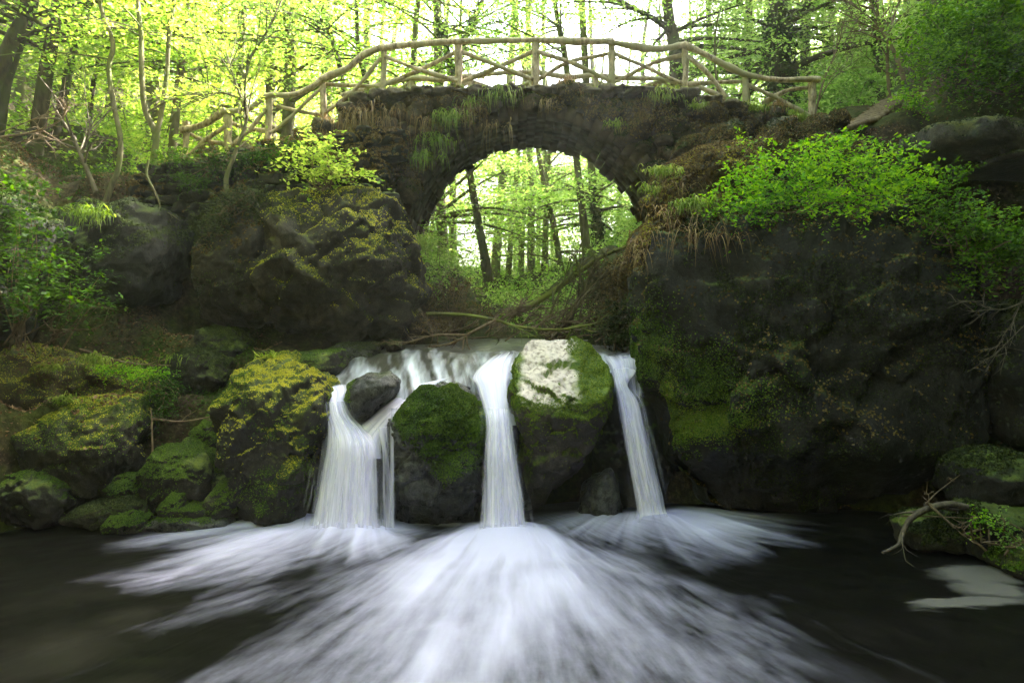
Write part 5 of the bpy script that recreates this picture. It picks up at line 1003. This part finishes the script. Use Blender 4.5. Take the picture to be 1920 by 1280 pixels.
for k in range(24):
    R = rs(700+k); x0 = R.uniform(880, 1120); y0 = R.uniform(600, 642)
    log('thin bare stick in the tangle above the stream', [(x0, y0, 11.2), (x0+R.uniform(20, 60), y0-R.uniform(5, 40), 11.3), (x0+R.uniform(60, 120), y0-R.uniform(0, 60), 11.4)], .014, 'twig', 710+k, 6, .35, 'stick', 'stick', 'thin sticks tangled above the stream')
for k in range(16):
    R = rs(760+k); x0 = R.uniform(1030, 1150); y0 = R.uniform(560, 635)
    log('brown branch in the brush pile under the right side of the arch', [(x0, y0, 11.3), (x0+R.uniform(0, 40), y0-R.uniform(20, 60), 11.35), (x0+R.uniform(10, 90), y0-R.uniform(50, 130), 11.3)], R.uniform(.012, .026), 'bark', 780+k, 5, .35, 'fallen_branch', 'branch', 'branches of the brush pile under the arch')
log('crooked driftwood branch poking down into the pool at the right', [(1830, 955, 7.6), (1780, 945, 7.5), (1735, 955, 7.4), (1705, 975, 7.35), (1690, 1005, 7.3), (1683, 1022, 7.25), (1655, 1036, 7.2)], .045, 'driftwood', 20, 3, .3, 'driftwood', 'driftwood')
log('short log lying behind the crooked driftwood', [(1735, 945, 7.55), (1790, 955, 7.6), (1840, 960, 7.7)], .03, 'driftwood', 21, 2, .3, 'driftwood', 'driftwood')
for k, pts in enumerate([[(1740, 945, 7.4), (1790, 985, 7.2), (1815, 985, 7.2)], [(1690, 967, 7.4), (1760, 968, 7.4), (1830, 972, 7.4)], [(1790, 990, 7.2), (1760, 960, 7.3), (1730, 930, 7.5)], [(1735, 945, 7.5), (1760, 920, 7.6), (1800, 890, 7.7)]]):
    log('thin straight twig caught on the driftwood', pts, .009, 'twig', 730+k, 1, .2, 'twig', 'twig', 'thin twigs on the driftwood')
log('bare root sticking out at the left edge', [(-20, 820, 9.0), (20, 808, 8.9), (45, 798, 8.9), (60, 800, 8.9)], .045, 'driftwood', 22, 1, .2)
log('thin upright stick leaning between the left mossy rocks', [(286, 850, 8.9), (285, 800, 8.95), (283, 765, 9.0)], .016, 'twig', 23, 2, .15, 'stick', 'stick')
log('thin curved branch lying across the gap left of the yellow-topped boulder', [(285, 785, 9.0), (340, 790, 9.1), (390, 782, 9.1), (425, 775, 9.0)], .016, 'twig', 24, 2, .2)
log('long fallen twig on the back of the left bank', [(150, 655, 9.8), (240, 680, 9.7), (320, 685, 9.6)], .02, 'twig', 25, 3, .3)
sapling('bare tangled twigs in the shade at the right edge', [[(1930, 560), (1880, 580), (1830, 570)], [(1930, 600), (1890, 640), (1850, 680)], [(1925, 540), (1900, 600), (1880, 630)]], 8.0, .012, 740, 'driftwood', nb=6, bl=.4)

# ------------------------------------------------------------------ dry-stone wall left, tree stumps right, log steps
wallr = thing('dry_stone_wall', 'dark dry-stone retaining wall below the left end of the railing', 'wall', P(430, 350, 11.6)); mb = MB(); R = rs(8); k = 2000
for row in range(9):
    px = 250+R.uniform(0, 20)
    while px < 720:
        w_ = R.uniform(14, 46); top = np.interp(px, [300, 430, 500, 610, 720], [320, 296, 280, 262, 250]); py = top+row*20+R.uniform(-5, 5)
        if py < 400: k += 1; V, Fc = lump_rock(P(px+w_/2, py, 11.55-.03*row), (w_*.0046, .2, R.uniform(.075, .12)), k, sub=3, cuts=9, rough=.3, blk=3.6, rot=R.uniform(-.15, .15)); mb.add(V, Fc)
        px += w_*.97
mb.build('stones', M['rock_dark'], wallr)
Vs = np.concatenate(mb.V); Fs = np.concatenate(mb.Fs); C, N = tri_sample(Vs, Fs, 50000, 3, lambda N: sstep(.0, .5, N[:, 2]), lambda p: sstep(-.2, .2, fbm(p*1.5, 3)))
m2 = MB(); leaves(m2, C+N*.02, .045, 4, .8, N, asp=.7); m2.build('moss', M['moss_brown'], wallr, smooth=False)
for k, (lab, poly, D) in enumerate([
 ('pointed brown tree stump on the bank below the right railing', [(1385, 300), (1410, 270), (1450, 225), (1478, 218), (1490, 250), (1500, 290), (1495, 330), (1420, 330)], 10.6),
 ('gnarled brown stump under the last railing post on the right', [(1500, 260), (1515, 220), (1535, 215), (1550, 235), (1545, 290), (1505, 300)], 11.0),
 ('rounded brown stone next to the last railing post', [(1545, 240), (1552, 215), (1570, 212), (1578, 240), (1570, 255)], 11.4),
 ('dome-shaped brown rock below the right haunch of the bridge', [(1320, 290), (1340, 240), (1370, 228), (1392, 245), (1398, 290), (1360, 310)], 10.9),
 ('small brown rock left of the dome-shaped rock by the right haunch', [(1262, 290), (1275, 262), (1305, 258), (1320, 285), (1290, 305)], 11.2),
 ('long brown earth hump between the stump and the bush', [(1480, 300), (1500, 262), (1540, 255), (1600, 265), (1620, 300), (1560, 320)], 10.6)]):
    V, Fc = outline_rock(poly, D, .45, .6, 80+k, sub=5, rough=.12, shear=.1); boulder(lab, V, Fc, 'brown_bank', [dict(m='moss_brown', n=6000, s=.03, nz=-.3, cover=.1), dict(m='moss_dark', n=2500, s=.03, nz=-.1, cover=-.1, seed=4)], name='stump' if 'stump' in lab else 'rock', cat='stump' if 'stump' in lab else 'rock')
st = thing('log_steps', 'flight of weathered log steps climbing the right bank beyond the railing', 'steps', P(1600, 245, 11.6))
for k in range(9):
    mb = MB(); a = P(1575+k*9, 248-k*6.5, 11.4+k*.18); b = P(1650+k*7, 222-k*5.5, 11.6+k*.18); tube(mb, spline([a, (a+b)/2+np.array([0, 0, .02]), b], 8), .055, 8, .12, k); mb.build('log', M['twig'], st)

# ------------------------------------------------------------------ haze
m, nt, out, N, L = mat('haze_air'); pv = N('VolumePrincipled'); pv.inputs['Color'].default_value = (.97, 1, .92, 1); pv.inputs['Density'].default_value = HAZE; pv.inputs['Anisotropy'].default_value = .6
L(pv.outputs[0], out.inputs['Volume'])
zt = float(GV[:, 2].max())+14
c = cube*np.array([344, 284, zt+4])+np.array([0, 50, (zt+4)/2-4])
hz = MB().add(c, cq).build('haze', m, smooth=False); tag(hz, kind='stuff'); hz.display_type = 'WIRE'
